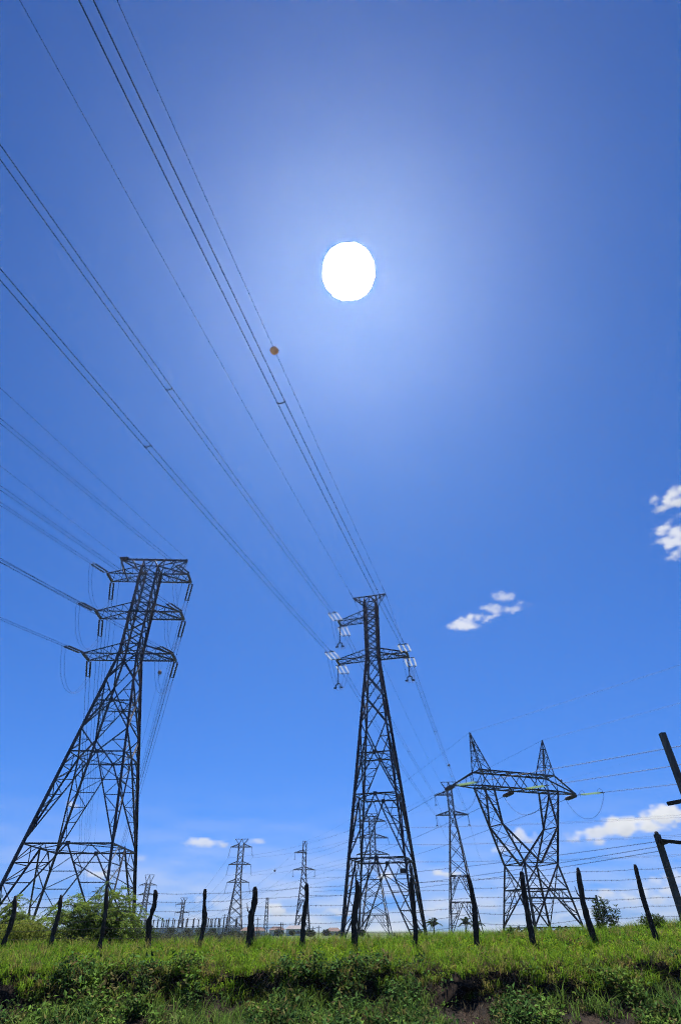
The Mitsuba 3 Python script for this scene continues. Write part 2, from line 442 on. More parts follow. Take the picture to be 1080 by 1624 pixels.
g.leaves(P, d, np.repeat(grow, rep, 0) + rand_dirs(len(P)) * .7, (.05 + .06 * rng.random(len(P))) * sz, (.025 + .035 * rng.random(len(P))) * sz, base, .55)
g.build(thing('weeds', 'dense low leafy weeds and creepers covering the lower bank', 'weeds', kind='stuff'))

# --- dry straw, roots and dead stalks on the bare earth of the bank
g = Foliage()
C, nr = on_bank(3400, lambda x, y, z, nz: (y > 14.0) * (y < 17.1) * np.clip(z + .1, 0, 1) * np.clip(meshkit.fbm(np.stack([x * 1.1, y, z], -1), 3, 97) * 3 - 1.1, .05, 1))
rep = 10
P = np.repeat(C, rep, 0) + rng.normal(size=(len(C) * rep, 3)) * .05
hh = .08 + .2 * rng.random(len(P)) ** 1.4
dirn = rows(np.repeat(nr, rep, 0) * .5 + rng.normal(size=(len(P), 3)) * .45 + [0, 0, .15])
lean = rng.normal(size=(len(P), 3)) * .4 + [0, -.2, -.55]
base = np.where((rng.random(len(P)) < .5)[:, None], [.17, .14, .09], [.075, .06, .04])
g.blades(P, hh, np.full(len(P), .011), dirn, lean, base)
g.build(thing('dry_grass', 'dry straw and dead stalks over the bare earth of the bank', 'dry grass', kind='stuff'), 'straw')

# --- green grass growing up from the foot of the bank
g = Foliage()
C, nr = on_bank(520, lambda x, y, z, nz: (y > 13.9) * (y < 15.8) * np.clip(meshkit.fbm(np.stack([x * .7, y * .7, z], -1), 3, 17) * 6 - 2.9, .02, 1))
rep = 20
P = np.repeat(C, rep, 0) + rng.normal(size=(len(C) * rep, 3)) * [.06, .06, .01]
hh = np.repeat(.18 + .28 * rng.random(len(C)), rep) * (.5 + .6 * rng.random(len(P)))
lean = rng.normal(size=(len(P), 3)) * .5 * [1, 1, .4] + [0, -.1, -.1]
g.blades(P, hh, np.full(len(P), .016), np.repeat(UP[None], len(P), 0), lean, [.10, .18, .035])
g.build(thing('tall_grass', 'longer fresh green grass along the foot of the bank', 'grass', kind='stuff'))


def clump(name, label, cat, c, n, h, w, spread, base, lean=.45, group=None):
    g = Foliage()
    P = np.asarray(c) + rng.normal(size=(n, 3)) * [spread, spread, 0]
    P[:, 2] = np.asarray(c)[2] - .03
    le = rng.normal(size=(n, 3)) * lean * [1, 1, .4]
    g.blades(P, h * (.45 + .6 * rng.random(n)), np.full(n, w), np.repeat(UP[None], n, 0), le, base)
    return g.build(thing(name, label, cat, group))


def bz(x, y):
    i = np.argmin((gv[:, 0] - x) ** 2 + (gv[:, 1] - y) ** 2)
    return gv[i, 2]


clump('grass_clump', 'big clump of long bright blades low on the bank at the right', 'grass clump', (6.9, 14.75, bz(6.9, 14.75)), 150, .62, .024, .17, [.075, .16, .035], .5)
clump('grass_clump', 'tall coarse clump at the lower right corner of the bank', 'grass clump', (7.75, 14.5, bz(7.75, 14.5)), 110, .5, .022, .16, [.085, .16, .03], .5)
clump('grass_clump', 'arching clump of pale blades low on the bank left of the dark hollow', 'grass clump', (-3.3, 14.7, bz(-3.3, 14.7)), 110, .42, .018, .14, [.11, .16, .05], .75)
clump('grass_clump', 'clump of green blades under the fourth fence post at the foot of the bank', 'grass clump', (-5.2, 14.6, bz(-5.2, 14.6)), 90, .4, .02, .13, [.07, .14, .03], .6)

# ------------------------------------------------------------------ the fence: crooked branch posts and six barbed strands
POSTS = [  # x, y, base z, top x, top z, radius, bends (dx at 1/4, 1/2, 3/4)
    (-11.13, 22.50, 1.15, -11.23, 2.73, .085, (.02, .10, .10)), (-9.44, 22.23, 1.14, -9.55, 2.74, .085, (.0, .03, .06)), (-7.77, 21.97, 1.14, -7.94, 2.86, .08, (.03, .06, .05)),
    (-6.11, 21.70, 1.14, -6.22, 2.83, .10, (-.05, -.09, .02)), (-4.49, 21.43, 1.2, -4.53, 2.83, .085, (.05, .10, .03)), (-2.80, 21.17, 1.26, -2.85, 2.87, .12, (-.07, -.09, .01)),
    (-1.24, 20.90, 1.24, -1.16, 2.93, .095, (-.03, -.03, .02)), (.35, 20.63, 1.2, .44, 2.99, .10, (-.05, -.06, .02)), (2.11, 20.37, 1.2, 2.14, 3.04, .085, (.03, .04, .03)),
    (3.89, 20.10, 1.42, 3.88, 3.08, .095, (.04, .06, .06)), (5.46, 19.83, 1.35, 5.49, 3.13, .105, (-.01, -.02, -.02)), (7.14, 19.57, 1.52, 7.15, 3.20, .10, (-.05, -.07, -.04)),
    (8.79, 19.30, 1.5, 8.80, 3.25, .085, (-.02, -.04, -.03)), (10.5, 19.05, 1.6, 10.52, 3.30, .09, (.0, .02, .02)), (-12.9, 22.8, 1.15, -12.95, 2.75, .085, (0, .02, .03))]
fence = thing('barbed_wire_fence', 'fence of crooked dark branch posts with six barbed wires on the field', 'fence')


def post_axis(P, t):
    x0, y0, z0, x1, z1, r, b = P
    bx = np.interp(t, [0, .25, .5, .75, 1], [0, *b, 0])
    return np.stack([x0 + (x1 - x0) * t + bx, np.full(np.shape(t), y0), z0 + (z1 - z0) * t], -1)


for k, P in enumerate(POSTS[:13]):
    m = MB()
    t = np.linspace(-.12, 1, 26)
    ax = post_axis(P, np.clip(t, 0, 1))
    ax[:, 2] = P[2] + (P[4] - P[2]) * t
    ax = np.vstack([ax[:1], (ax[:-2] + ax[1:-1] * 2 + ax[2:]) / 4, ax[-1:]])
    rr = .84 * P[5] * (1.08 - .25 * np.clip(t, 0, 1)) * (1 + .22 * (meshkit.fbm(np.stack([t * 7, t * 0 + k * 3.7, t * 0], -1), 3, 8) - .5) * 1.6)
    rr[-1] *= .55
    rr[-2] *= .9
    if k == 5:
        rr *= 1 + .75 * np.exp(-((t - .07) / .14) ** 2)
    m.tube(ax, rr, 11)
    v = np.vstack(m.v)
    v += (meshkit.fbm(v * [14, 14, 6], 3, k) - .5)[:, None] * [.075, .075, 0]
    m.v = [v]
    lab = {5: 'thickest post with a swollen dark stump at its foot', 9: 'post leaning to the left with a bent top', 12: 'slim straight post leaning left at the right end'}.get(k)
    pk = part(fence, 'post', m, 'bark', True, label=lab)
    if k in (11, 5, 10):                                   # a broken side shoot
        s = MB()
        q = post_axis(P, np.array([.52]))[0]
        s.tube([q, q + [-.12, -.02, .16], q + [-.16, -.03, .34]], [.022, .018, .008], 6)
        part(pk, 'side_shoot', s, 'bark', True)
FR = [.93, .80, .66, .53, .41, .27]
order = [POSTS[14]] + POSTS[:14]
for f in FR:
    m = MB()
    pts = []
    for a, b in zip(order[:-1], order[1:]):
        fa, fb = f + .012 * math.sin(a[0] * 9 + f * 40), f + .012 * math.sin(b[0] * 9 + f * 40)
        pa, pb = post_axis(a, np.array([fa]))[0] + [0, -a[5] * .9, 0], post_axis(b, np.array([fb]))[0] + [0, -b[5] * .9, 0]
        for u in np.linspace(0, 1, 8)[:-1]:
            pts.append(lerp(pa, pb, u) - [0, 0, .09 * u * (1 - u)])
    pts.append(pb)
    pts = np.array(pts)
    m.tube(pts, .0043, 5)
    seg = np.linalg.norm(np.diff(pts, axis=0), axis=1)
    s = np.concatenate([[0], np.cumsum(seg)])
    for q in np.arange(.07, s[-1], .16):
        c = np.array([np.interp(q, s, pts[:, j]) for j in range(3)])
        for a in (rng.random() * 3, rng.random() * 3 + 1.5):
            e = np.array([.3 * rng.normal(), math.cos(a), math.sin(a)]) * .017
            m.bar(c - e, c + e, .007, .007)
    part(fence, 'barbed_strand', m, 'rusty_wire')


# ------------------------------------------------------------------ lattice towers
class Tower:
    def __init__(self, name, label, X, Y, yaw, steel='steel', group=None, cat='pylon'):
        self.key = thing(name, label, cat, group)
        self.X, self.Y, self.c, self.s, self.steel = X, Y, math.cos(yaw), math.sin(yaw), steel

    def w(self, p):                                        # (along the arms, away from the camera, height) -> world
        a, d, z = p
        return np.array([self.X + a * self.c - d * self.s, self.Y + a * self.s + d * self.c, z])

    def beam(self, name, a, b, w, parent=None):
        m = MB()
        m.angle(self.w(a), self.w(b), w)
        return part(parent or self.key, name, m, self.steel)

    def mesh(self, segs, w, m=None):
        m = m or MB()
        for a, b in segs:
            m.angle(self.w(a), self.w(b), w)
        return m


CORN = [(-1, -1), (1, -1), (1, 1), (-1, 1)]


def body(T, wf, df, z_top, z_foot, kinks, panels, lw, bw, rw, fine=True, far=False):
    """The mast of a tower: four legs, braces of the panels, belts, and the small redundant bars. wf, df: half widths at a height."""
    def C(k, z):
        return np.array([CORN[k][0] * wf(z), CORN[k][1] * df(z), z])
    zs = [z_top] + kinks + [z_foot]
    for k in range(4):
        m = MB()
        for a, b in zip(zs[:-1], zs[1:]):
            A, B = T.w(C(k, a)), T.w(C(k, b))
            ctr = np.array([T.X, T.Y, A[2]])
            m.angle(A, B, lw, ref=unit(ctr - A) + [0, 0, 1e-3])
        part(T.key, 'leg', m, T.steel)
    red, gus = [], MB()
    braces = []
    for pn in panels:
        kind, zh, zl = pn[:3]
        for k in range(4):
            a, b = k, (k + 1) % 4
            Ah, Bh, Al, Bl = C(a, zh), C(b, zh), C(a, zl), C(b, zl)
            if kind == 'X':
                braces += [(Ah, Bl), (Bh, Al)]
                n = 1 if zh - zl > 2.2 else 0
                if n and fine:
                    # the legs get a short strut at the level where the diagonals cross
                    wa, wb = np.linalg.norm(Ah - Bh), np.linalg.norm(Al - Bl)
                    t = wa / (wa + wb)
                    X = lerp(Ah, Bl, t)
                    for L0, L1, q in ((Ah, Al, lerp(Ah, Bl, t * .5)), (Bh, Bl, lerp(Bh, Al, t * .5)), (Ah, Al, lerp(X, Al, .5)), (Bh, Bl, lerp(X, Bl, .5))):
                        red.append((q, lerp(L0, L1, (zh - q[2]) / (zh - zl))))
            elif kind in ('XK', 'V'):
                if kind == 'XK':
                    zc = pn[3]
                    A, B = C(a, zc), C(b, zc)
                    ctr = (A + B) / 2
                    braces += [(Ah, ctr), (Bh, ctr)]
                    if fine:
                        for L0, L1, Q0 in ((Ah, A, Ah), (Bh, B, Bh)):
                            red.append((lerp(Q0, ctr, .5), lerp(L0, L1, .5)))
                            red.append((lerp(Q0, ctr, .5), L1))
                else:
                    A, B = Ah, Bh
                    ctr = (A + B) / 2
                T.beam('belt_beam', A, B, bw * .9)
                braces += [(ctr, Al), (ctr, Bl)]
                n = pn[-1]
                for L0, L1 in ((A, Al), (B, Bl)):
                    for i in range(1, n):
                        p, q = lerp(L0, L1, i / n), lerp(ctr, L1, i / n)
                        red.append((p, q))
                        red.append((q, lerp(L0, L1, (i + 1) / n)) if i % 2 else (p, lerp(ctr, L1, (i + 1) / n)))
                    red.append((lerp(L0, ctr, .5), lerp(ctr, L1, 1 / n)))
                    red.append((lerp(L0, ctr, .5), lerp(L0, L1, 1 / n)))
                if fine:
                    u = T.w(B) - T.w(A)
                    gus.plate(T.w(ctr), u, T.w(ctr) - T.w(C(a, zl) * .5 + C(b, zl) * .5), rw * 5.5, rw * 5.5)
            elif kind == 'H':
                T.beam('belt_beam', Ah, Bh, bw * .8)
        if kind in ('XK', 'V'):                            # bracing in plan, a diamond between the middles of the sides
            zc = pn[3] if kind == 'XK' else zh
            mids = [(C(k, zc) + C((k + 1) % 4, zc)) / 2 for k in range(4)]
            red += [(mids[k], mids[(k + 1) % 4]) for k in range(4)]
            if kind == 'V' and fine:
                red += [(lerp(C(k, zc), mids[k], .5), lerp(C(k, zc), mids[k - 1], .5)) for k in range(4)]
    if far:
        part(T.key, 'brace_lattice', T.mesh(braces, bw), T.steel, kind='stuff')
    else:
        for a, b in braces:
            T.beam('brace', a, b, bw if np.linalg.norm(b - a) > 2.6 else bw * .8)
    if red:
        m = T.mesh(red, rw)
        if gus.v:
            m.add(np.vstack(gus.v), np.vstack(gus.f))
        part(T.key, 'small_bracing', m, T.steel, kind='stuff')


def arm(T, side, a, t, zb, zt, wb, wt, n, cw, lw, tip_z=None):
    """A cross arm: four chords from the mast to the tip (a: length, t: half width at the tip), with lacing as a sub-part."""
    tz = zb if tip_z is None else tip_z
    ch, lace = [], []
    tips = {}
    for d in (-1, 1):
        tip = np.array([side * a, d * t, tz])
        b0, t0 = np.array([side * wb, d * wb, zb]), np.array([side * wt, d * wt, zt])
        ch += [(b0, tip), (t0, tip)]
        tips[d] = (b0, tip, t0)
        for i in range(1, n):
            p, q = lerp(b0, tip, i / n), lerp(t0, tip, i / n)
            lace.append((p, q))
            lace.append((q, lerp(b0, tip, (i - 1) / n)))
    for i in range(n):
        p0, p1 = lerp(tips[-1][0], tips[-1][1], i / n), lerp(tips[-1][0], tips[-1][1], (i + 1) / n)
        q0, q1 = lerp(tips[1][0], tips[1][1], i / n), lerp(tips[1][0], tips[1][1], (i + 1) / n)
        lace += [(p0, q1), (q0, p1)]
    m = T.mesh(ch, cw)
    if t > .05:
        m.angle(T.w(tips[-1][1]), T.w(tips[1][1]), cw * 1.7)
    k = part(T.key, 'cross_arm', m, T.steel)
    part(k, 'lacing', T.mesh(lace, lw), T.steel, kind='stuff')
    return T.w(tips[-1][1]), T.w(tips[1][1])


def tension_string(T, p, d, L, mat, r, n, sep=.45, rods=2, hard=.35):
    """A set of parallel insulator strings from the arm tip p along d; returns the point where the conductors start."""
    d = unit(d)
    s = unit(np.cross(d, UP))
    hw = MB()
    a, b = p + d * hard, p + d * (hard + L)
    hw.tube([p, a], .035, 6)
    hw.plate(a, s, d, sep + .12, .12, .03)
    hw.plate(b, s, d, sep + .12, .12, .03)
    e = b + d * .35
    for q in (-1, 1):
        hw.tube([b + s * q * sep / 2, e + s * q * .23], .03, 6)
    for q in np.linspace(-.5, .5, rods):
        m = MB()
        m.discs(a + s * q * sep, b + s * q * sep, r, n)
        part(T.key, 'insulator_string', m, mat, 50)
    part(T.key, 'string_hardware', hw, 'steel')
    return e


def jumper(T, a, b, drop, s, sep=.4, r=.016, via=None):
    """The slack loop that carries the current past the arm."""
    m = MB()
    for q in (-1, 1):
        t = np.linspace(0, 1, 30)[:, None]
        if via is None:
            c = a + (b - a) * t - UP * (drop * (1 - (2 * t - 1) ** 4 * .35 - .65 * (2 * t - 1) ** 2))
        else:
            mid = 2 * via - (a + b) / 2
            c = (1 - t) ** 2 * a + 2 * t * (1 - t) * mid + t * t * b
        m.tube(c + s * q * sep / 2, r, 5)
    part(T.key, 'jumper_loop', m, 'wire_metal', True)


def wire_az(az):
    return np.array([math.sin(math.radians(az)), math.cos(math.radians(az)), 0.0])


WIRES = []


def conductor(name, label, group, pts, sep, r, spacers=(), cat='power line'):
    """A bundle (sep > 0: two wires, each a part, with spacers) or a single wire."""
    pts = np.asarray(pts, float)
    if sep == 0:
        k = thing(name, label, cat, group)
        m = MB()
        m.tube(pts, r, 5)
        m.build(k, 'wire_metal', True)
        return k
    k = thing(name, label, cat, group)
    s = unit(np.cross(pts[-1] - pts[0], UP))
    for q in (-1, 1):
        m = MB()
        m.tube(pts + s * q * sep / 2, r, 5)
        part(k, 'wire', m, 'wire_metal', True)
    for c in spacers:
        m = MB()
        c = np.asarray(c, float)
        m.tube([c - s * sep / 2, c - s * sep * .25 - UP * .05, c - UP * .07, c + s * sep * .25 - UP * .05, c + s * sep / 2], .035, 6)
        for q in (-1, 1):
            m.sphere(c + s * q * sep / 2, .05, 1)
        part(k, 'spacer', m, 'wire_metal', True)
    return k


def para(P, az, a, b, t0, t1, n=90):
    t = t0 + (t1 - t0) * np.linspace(0, 1, n) ** 1.0
    out = P[None] + t[:, None] * wire_az(az)
    out[:, 2] = P[2] - a * t + b * t * t
    return out


def para_dir(az, a):
    return unit(wire_az(az) - UP * a)


def sagged(A, B, sag, n=40):
    t = np.linspace(0, 1, n)[:, None]
    out = np.asarray(A) + (np.asarray(B) - np.asarray(A)) * t
    out[:, 2] -= 4 * sag * (t * (1 - t))[:, 0]
    return out


def sag_dir(A, B, sag):
    d = np.asarray(B, float) - np.asarray(A, float)
    d[2] -= 4 * sag
    return unit(d)


# --- tower A: the tall double-circuit angle tower at the left
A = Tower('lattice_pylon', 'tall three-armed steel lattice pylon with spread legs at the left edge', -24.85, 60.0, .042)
zpA, A1, A2, A3 = 40.88, (39.3, 38.1), (33.99, 32.71), (28.56, 27.28)


def wA(z):
    return 1.033 if z >= 27.28 else 1.028 + (27.28 - z) * .1541


pan = []
for hi, lo, n in ((39.3, 38.1, 1), (38.1, 33.99, 3), (33.99, 32.71, 1), (32.71, 28.56, 3), (28.56, 27.28, 1)):
    e = np.linspace(hi, lo, n + 1)
    pan += [('X', e[i], e[i + 1]) for i in range(n)]
pan += [('X', 27.28, 24.1), ('XK', 24.1, 18.55, 21.6, 3), ('XK', 18.55, 8.08, 16.19, 6), ('V', 8.08, .75, 5)] + [('H', z, z) for z in (39.3, 38.1, 33.99, 32.71, 28.56, 27.28)]
body(A, wA, wA, 39.3, .75, [27.28], pan, .25, .135, .07)
for k in range(4):                                         # concrete footings
    c = A.w((CORN[k][0] * wA(.8), CORN[k][1] * wA(.8), .6))
    m = MB()
    m.tube([c - [0, 0, .6], c + [0, 0, .35]], [.55, .45], 12)
    part(A.key, 'footing', m, 'concrete', 30)
m = MB()                                                   # earth-wire beam at the very top
top = [(-4.4, 0, zpA), (4.4, 0, zpA)]
segs = [(top[0], top[1])]
for s in (-1, 1):
    for d in (-1, 1):
        segs += [((s * 4.4, 0, zpA), (s * 1.03, d * 1.03, 39.3)), ((s * 1.4, 0, zpA), (s * 1.03, d * 1.03, 39.3)), ((0, 0, zpA), (s * 1.03, d * 1.03, 39.3)),
                 ((s * 2.9, 0, zpA), (s * 2.2, d * .67, 39.85)), ((s * 4.4, 0, zpA), (s * 3.1, d * 1.04, 38.1))]
m = A.mesh(segs, .13)
m.angle(A.w((-4.4, 0, zpA)), A.w((4.4, 0, zpA)), .2)
part(A.key, 'earth_wire_beam', m, A.steel)
lineA, tipsA = {}, {}
F5T = {1: (29.9 + 1.7), 2: 25.6, 3: 19.8}
SPAN_A = {('L', 1): (194.46, .1311), ('R', 1): (194.48, .1326), ('R', 2): (194.45, .1286), ('L', 2): (194.56, .138), ('L', 3): (194.25, .131), ('R', 3): (194.3, .128)}
WORD = {1: 'top', 2: 'middle', 3: 'lowest'}
for i, (zt, zb) in ((1, A1), (2, A2), (3, A3)):
    for sd, nm in ((-1, 'L'), (1, 'R')):
        near_tip, far_tip = arm(A, sd, 5.15, 1.05, zb, zt, 1.033, 1.033, 4, .14, .065)
        az, sl = SPAN_A[(nm, i)]
        d0 = para_dir(az, sl)
        e0 = tension_string(A, near_tip, d0, 2.5, 'dark_porcelain', .10, 17, .55)
        B = np.array([-223.8 + sd * 6.4 * .9, 600 + sd * 2.6, F5T[i]])
        sg = 12.0
        d1 = sag_dir(far_tip, B, sg)
        e1 = tension_string(A, far_tip, d1, 4.0, 'dark_porcelain', .11, 22, .4)
        jumper(A, e0, e1, 3.3, unit(np.cross(e1 - e0, UP)))
        side = 'left' if sd < 0 else 'right'
        p = para(near_tip, az, sl, 3e-4, 3.2, 210)
        conductor('conductor_bundle', f'twin wires rising from the {WORD[i]} {side} arm of the leftmost pylon out of frame', 'overhead lines', p, .46, .021, [p[20]])
        conductor('conductor_bundle', f'twin wires running far away from the {WORD[i]} {side} arm of the leftmost pylon', 'overhead lines', sagged(e1, B, sg, 50), .46, .026)
for sd, side, az, sl in ((-1, 'left', 193.54, .11), (1, 'right', 193.73, .1177)):
    p0 = A.w((sd * 4.4, 0, zpA + .1))
    conductor('earth_wire', f'thin wire rising from the {side} end of the leftmost top beam', 'earth wires', para(p0, az, sl, 3e-4, 0, 210), 0, .017, cat='wire')
    q = sagged(p0, [-223.8 + sd * 4, 600 + sd * 2, 35.3], 9.0, 50)
    conductor('earth_wire', f'thin wire running away from the {side} end of the top beam of the leftmost pylon', 'earth wires', q, 0, .018, cat='wire')
    if sd > 0:
        ballA = q[3]
m = MB()
m.box(A.w((-4.0, 0, zpA + .1)) - [.55, .16, 0], A.w((-4.0, 0, zpA + .1)) + [.55, .16, .22])
part(A.key, 'clamp_box', m, 'black_plate')
m = MB()
c = A.w((-wA(4.2) + .1, -wA(4.2) - .1, 4.2))
m.box(c - [.6, .02, .12], c + [.6, .02, .12])
part(A.key, 'number_plate', m, 'white_plate', label='small pale plate low on a leg')

# --- tower B: the single-circuit angle tower in the middle
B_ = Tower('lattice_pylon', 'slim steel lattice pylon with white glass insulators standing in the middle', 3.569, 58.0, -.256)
zpB, ztB, B1, B2 = 34.08, 32.95, (31.92, 30.92), (27.0, 26.08)


def wB(z):
    return .63 + .07 * (z - 26.08) / 8 if z >= 26.08 else .616 + (26.08 - z) * .0983


pan = []
for hi, lo, n in ((32.95, 31.92, 1), (31.92, 30.92, 1), (30.92, 27.0, 4), (27.0, 26.08, 1)):
    e = np.linspace(hi, lo, n + 1)
    pan += [('X', e[i], e[i + 1]) for i in range(n)]
pan += [('X', 26.08, 24.2), ('X', 24.2, 21.8), ('X', 21.8, 18.7), ('XK', 18.7, 11.96, 15.7, 5), ('V', 11.96, 6.78, 4), ('V', 6.78, .55, 5)] + [('H', z, z) for z in (32.95, 31.92, 30.92, 27, 26.08)]
body(B_, wB, wB, 32.95, .55, [26.08], pan, .215, .12, .064)
for k in range(4):
    c = B_.w((CORN[k][0] * wB(.6), CORN[k][1] * wB(.6), .6))
    m = MB()
    m.tube([c - [0, 0, .6], c + [0, 0, .3]], [.5, .4], 12)
    part(B_.key, 'footing', m, 'concrete', 30)
segs = [((-2.16, 0, zpB), (1.9, 0, zpB))]
for s, e in ((-1, 2.16), (1, 1.9)):
    for d in (-1, 1):
        segs += [((s * e, 0, zpB), (s * .7, d * .7, ztB)), ((s * .75, 0, zpB), (s * .7, d * .7, ztB)), ((0, 0, zpB), (s * .7, d * .7, ztB)), ((s * e * .66, 0, zpB), (s * e * .6, d * .36, 33.5)),
                 ((s * .7, d * .7, ztB), (s * .7, -d * .7, ztB))]
m = B_.mesh(segs, .11)
part(B_.key, 'earth_wire_beam', m, B_.steel)
T3 = (29.22, 162.65, -.0804)


def w3(a, z):
    return np.array([T3[0] + a * 1.04 * math.cos(T3[2]), T3[1] + a * 1.04 * math.sin(T3[2]), z])


SPAN_B = [(-1, 3.86, B1, 195.68, .0767, 'upper left', [(-10.66, 21.54, 28.50)], -3.86), (-1, 4.09, B2, 197.83, .0339, 'lower left', [(-11.82, 23.35, 25.31)], -4.09), (1, 3.97, B2, 195.5, .075, 'right', [(-3.14, 18.93, 24.07)], 4.0)]
for sd, a, (zt, zb), az, sl, word, sp, a3 in SPAN_B:
    nt, ft = arm(B_, sd, a, .69, zb, zt, wB(zb), wB(zt), 4, .115, .055)
    e0 = tension_string(B_, nt, para_dir(az, sl), 2.3, 'pale_glass_disc', .082, 12, 1.0, 3, .25)
    Bp = w3(a3, zb)
    e1 = tension_string(B_, ft, sag_dir(ft, Bp, .8), 2.3, 'pale_glass_disc', .082, 12, 1.0, 3, .25)
    # the jumper and the weighted string that steadies it
    mid = (nt + ft) / 2
    lo = mid - UP * 2.75
    m = MB()
    m.discs(mid - UP * .35, lo + UP * .3, .085, 16)
    part(B_.key, 'jumper_string', m, 'dark_porcelain', 50)
    m = MB()
    s = unit(np.cross(e1 - e0, UP))
    ang = np.linspace(-.75, np.pi + .75, 16)
    m.tube(lo + np.outer(np.cos(ang), s) * .27 + np.outer(np.sin(ang), UP) * .27, .065, 8)
    for q in (-1, 1):
        m.bar(lo + s * q * .22 - UP * .2, lo + s * q * .52 - UP * .2, .14, .14)
    part(B_.key, 'jumper_weight', m, 'steel', 40)
    jumper(B_, e0, e1, 0, s, .4, .016, via=lo - UP * .35)
    p = para(nt, az, sl, 3.5e-4 if sd < 0 else 6e-4, 2.9, 170, 110)
    conductor('conductor_bundle', f'twin wires sweeping overhead from the {word} arm of the middle pylon', 'overhead lines', p, .42, .022, sp)
    q = sagged(e1, Bp, .8, 40)
    conductor('conductor_bundle', f'twin wires descending behind the middle pylon from its {word} arm', 'overhead lines', q, .457, .022, [q[9], q[20], q[31]])
for sd, e, az, sl, side in ((-1, 2.16, 194.62, .0658, 'left'), (1, 1.9, 194.37, .0963, 'right')):
    p0 = B_.w((sd * e, 0, zpB + .08))
    conductor('earth_wire', f'thin wire sweeping overhead from the {side} tip of the top beam of the middle pylon', 'earth wires', para(p0, az, sl, 2.3e-4, 0, 230, 110), 0, .014, cat='wire')
    conductor('earth_wire', f'thin wire descending from the {side} tip of the top beam of the middle pylon', 'earth wires', sagged(p0, w3(sd * 2, 34.2), 1.0), 0, .016, cat='wire')
    m = MB()                                               # armour rod at the clamp
    m.tube(para(p0, az, sl, 2.3e-4, -1.3, 2.2, 8), .03, 6)
    part(B_.key, 'armour_rod', m, 'wire_metal', True)
m = MB()
m.box([4.87, 55.05, 5.62], [5.37, 55.09, 5.97])
part(B_.key, 'warning_plate', m, 'black_plate', label='small dark plate hung on a low brace')


def ball(name, label, c, r, mat):
    k = thing(name, label, 'marker ball', 'marker balls on the wires')
    m = MB()
    m.sphere((0, 0, 0), r, 3)
    v = np.vstack(m.v)
    m.v = [v * (1 - .0 * v) + np.asarray(c)]
    m.build(k, mat, True)
    s = MB()
    a = np.linspace(0, 2 * np.pi, 25)
    s.tube(np.asarray(c) + np.stack([np.cos(a), np.sin(a), 0 * a], -1) * (r + .004), .018, 6, cap=False)
    part(k, 'seam', s, 'dark_paint', True)


ball('marker_ball', 'large orange marker ball on the thin wire just below the sun', (-4.125, 20.338, 30.725), .27, 'orange_paint')
ball('marker_ball', 'small dark marker ball hanging right of the leftmost pylon', ballA, .36, 'dark_paint')

# --- tower C: the wide two-peaked tower at the right
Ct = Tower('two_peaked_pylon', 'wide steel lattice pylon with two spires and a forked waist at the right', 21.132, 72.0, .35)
zp, zt, zb, zk, zw, zg = 21.34, 16.86, 15.13, 11.21, 7.55, .6
so, si, sk, sw, sb, dbm, dk, dw, db, al, spk = 5.375, 3.806, 3.76, 2.174, 3.071, .853, 1.344, 1.926, 2.873, 8.742, 5.457


def wC(z):
    return sw + (zw - z) * (sb - sw) / (zw - 1.47)


def dC(z):
    return dw + (zw - z) * (db - dw) / (zw - 1.47)


body(Ct, wC, dC, zw, zg, [], [('XK', zw, 1.9, 5.18, 3), ('H', zw, zw), ('V', 1.9, zg, 3)], .2, .12, .062)
red = []
for s in (-1, 1):
    for d in (-1, 1):
        O, I, K = np.array([s * so, d * dbm, zb]), np.array([s * si, d * dbm, zb]), np.array([s * sk, d * dk, zk])
        W, M = np.array([s * sw, d * dw, zw]), np.array([0, d * dw, zw])
        for nm, pth in (('outer_strut', (O, K, W)), ('inner_strut', (I, K, M))):
            m = MB()
            for a, b in zip(pth[:-1], pth[1:]):
                m.angle(Ct.w(a), Ct.w(b), .17)
            part(Ct.key, nm, m, Ct.steel)
        for i in (1, 2, 3):
            red += [(lerp(O, K, i / 4), lerp(I, K, i / 4)), (lerp(O, K, (i - 1) / 4), lerp(I, K, i / 4))]
        for i in range(1, 4):
            red += [(lerp(K, W, i / 4), lerp(K, M, i / 4)), (lerp(K, M, i / 4), lerp(K, W, (i + 1) / 4))]
    ON, OF, KN, KF = [np.array([s * a, d * b, z]) for a, d, b, z in ((so, -1, dbm, zb), (so, 1, dbm, zb), (sk, -1, dk, zk), (sk, 1, dk, zk))]
    WN, WF = np.array([s * sw, -dw, zw]), np.array([s * sw, dw, zw])
    Ct.beam('fork_tie', KN, KF, .12)
    for P0, P1, Q0, Q1, n in ((ON, KN, OF, KF, 3), (KN, WN, KF, WF, 3)):
        for i in range(n):
            red += [(lerp(P0, P1, i / n), lerp(Q0, Q1, (i + 1) / n)), (lerp(Q0, Q1, i / n), lerp(P0, P1, (i + 1) / n))]
            red.append((lerp(P0, P1, (i + 1) / n), lerp(Q0, Q1, (i + 1) / n)))
part(Ct.key, 'fork_bracing', Ct.mesh(red, .06), Ct.steel, kind='stuff')
bk = None
red, m = [], MB()
for d in (-1, 1):
    for z in (zt, zb):
        Ct.mesh([((-so, d * dbm, z), (so, d * dbm, z))], .15, m)
    xs = np.linspace(-so, so, 9)
    for i in range(8):
        red.append(((xs[i], d * dbm, zt if i % 2 else zb), (xs[i + 1], d * dbm, zb if i % 2 else zt)))
for z in (zt, zb):
    xs = np.linspace(-so, so, 7)
    for i in range(6):
        red += [((xs[i], -dbm, z), (xs[i + 1], dbm, z)), ((xs[i], dbm, z), (xs[i + 1], -dbm, z))]
for x in (-so, -si, si, so):
    for d in (-1, 1):
        red.append(((x, d * dbm, zb), (x, d * dbm, zt)))
    red += [((x, -dbm, zb), (x, dbm, zb)), ((x, -dbm, zt), (x, dbm, zt))]
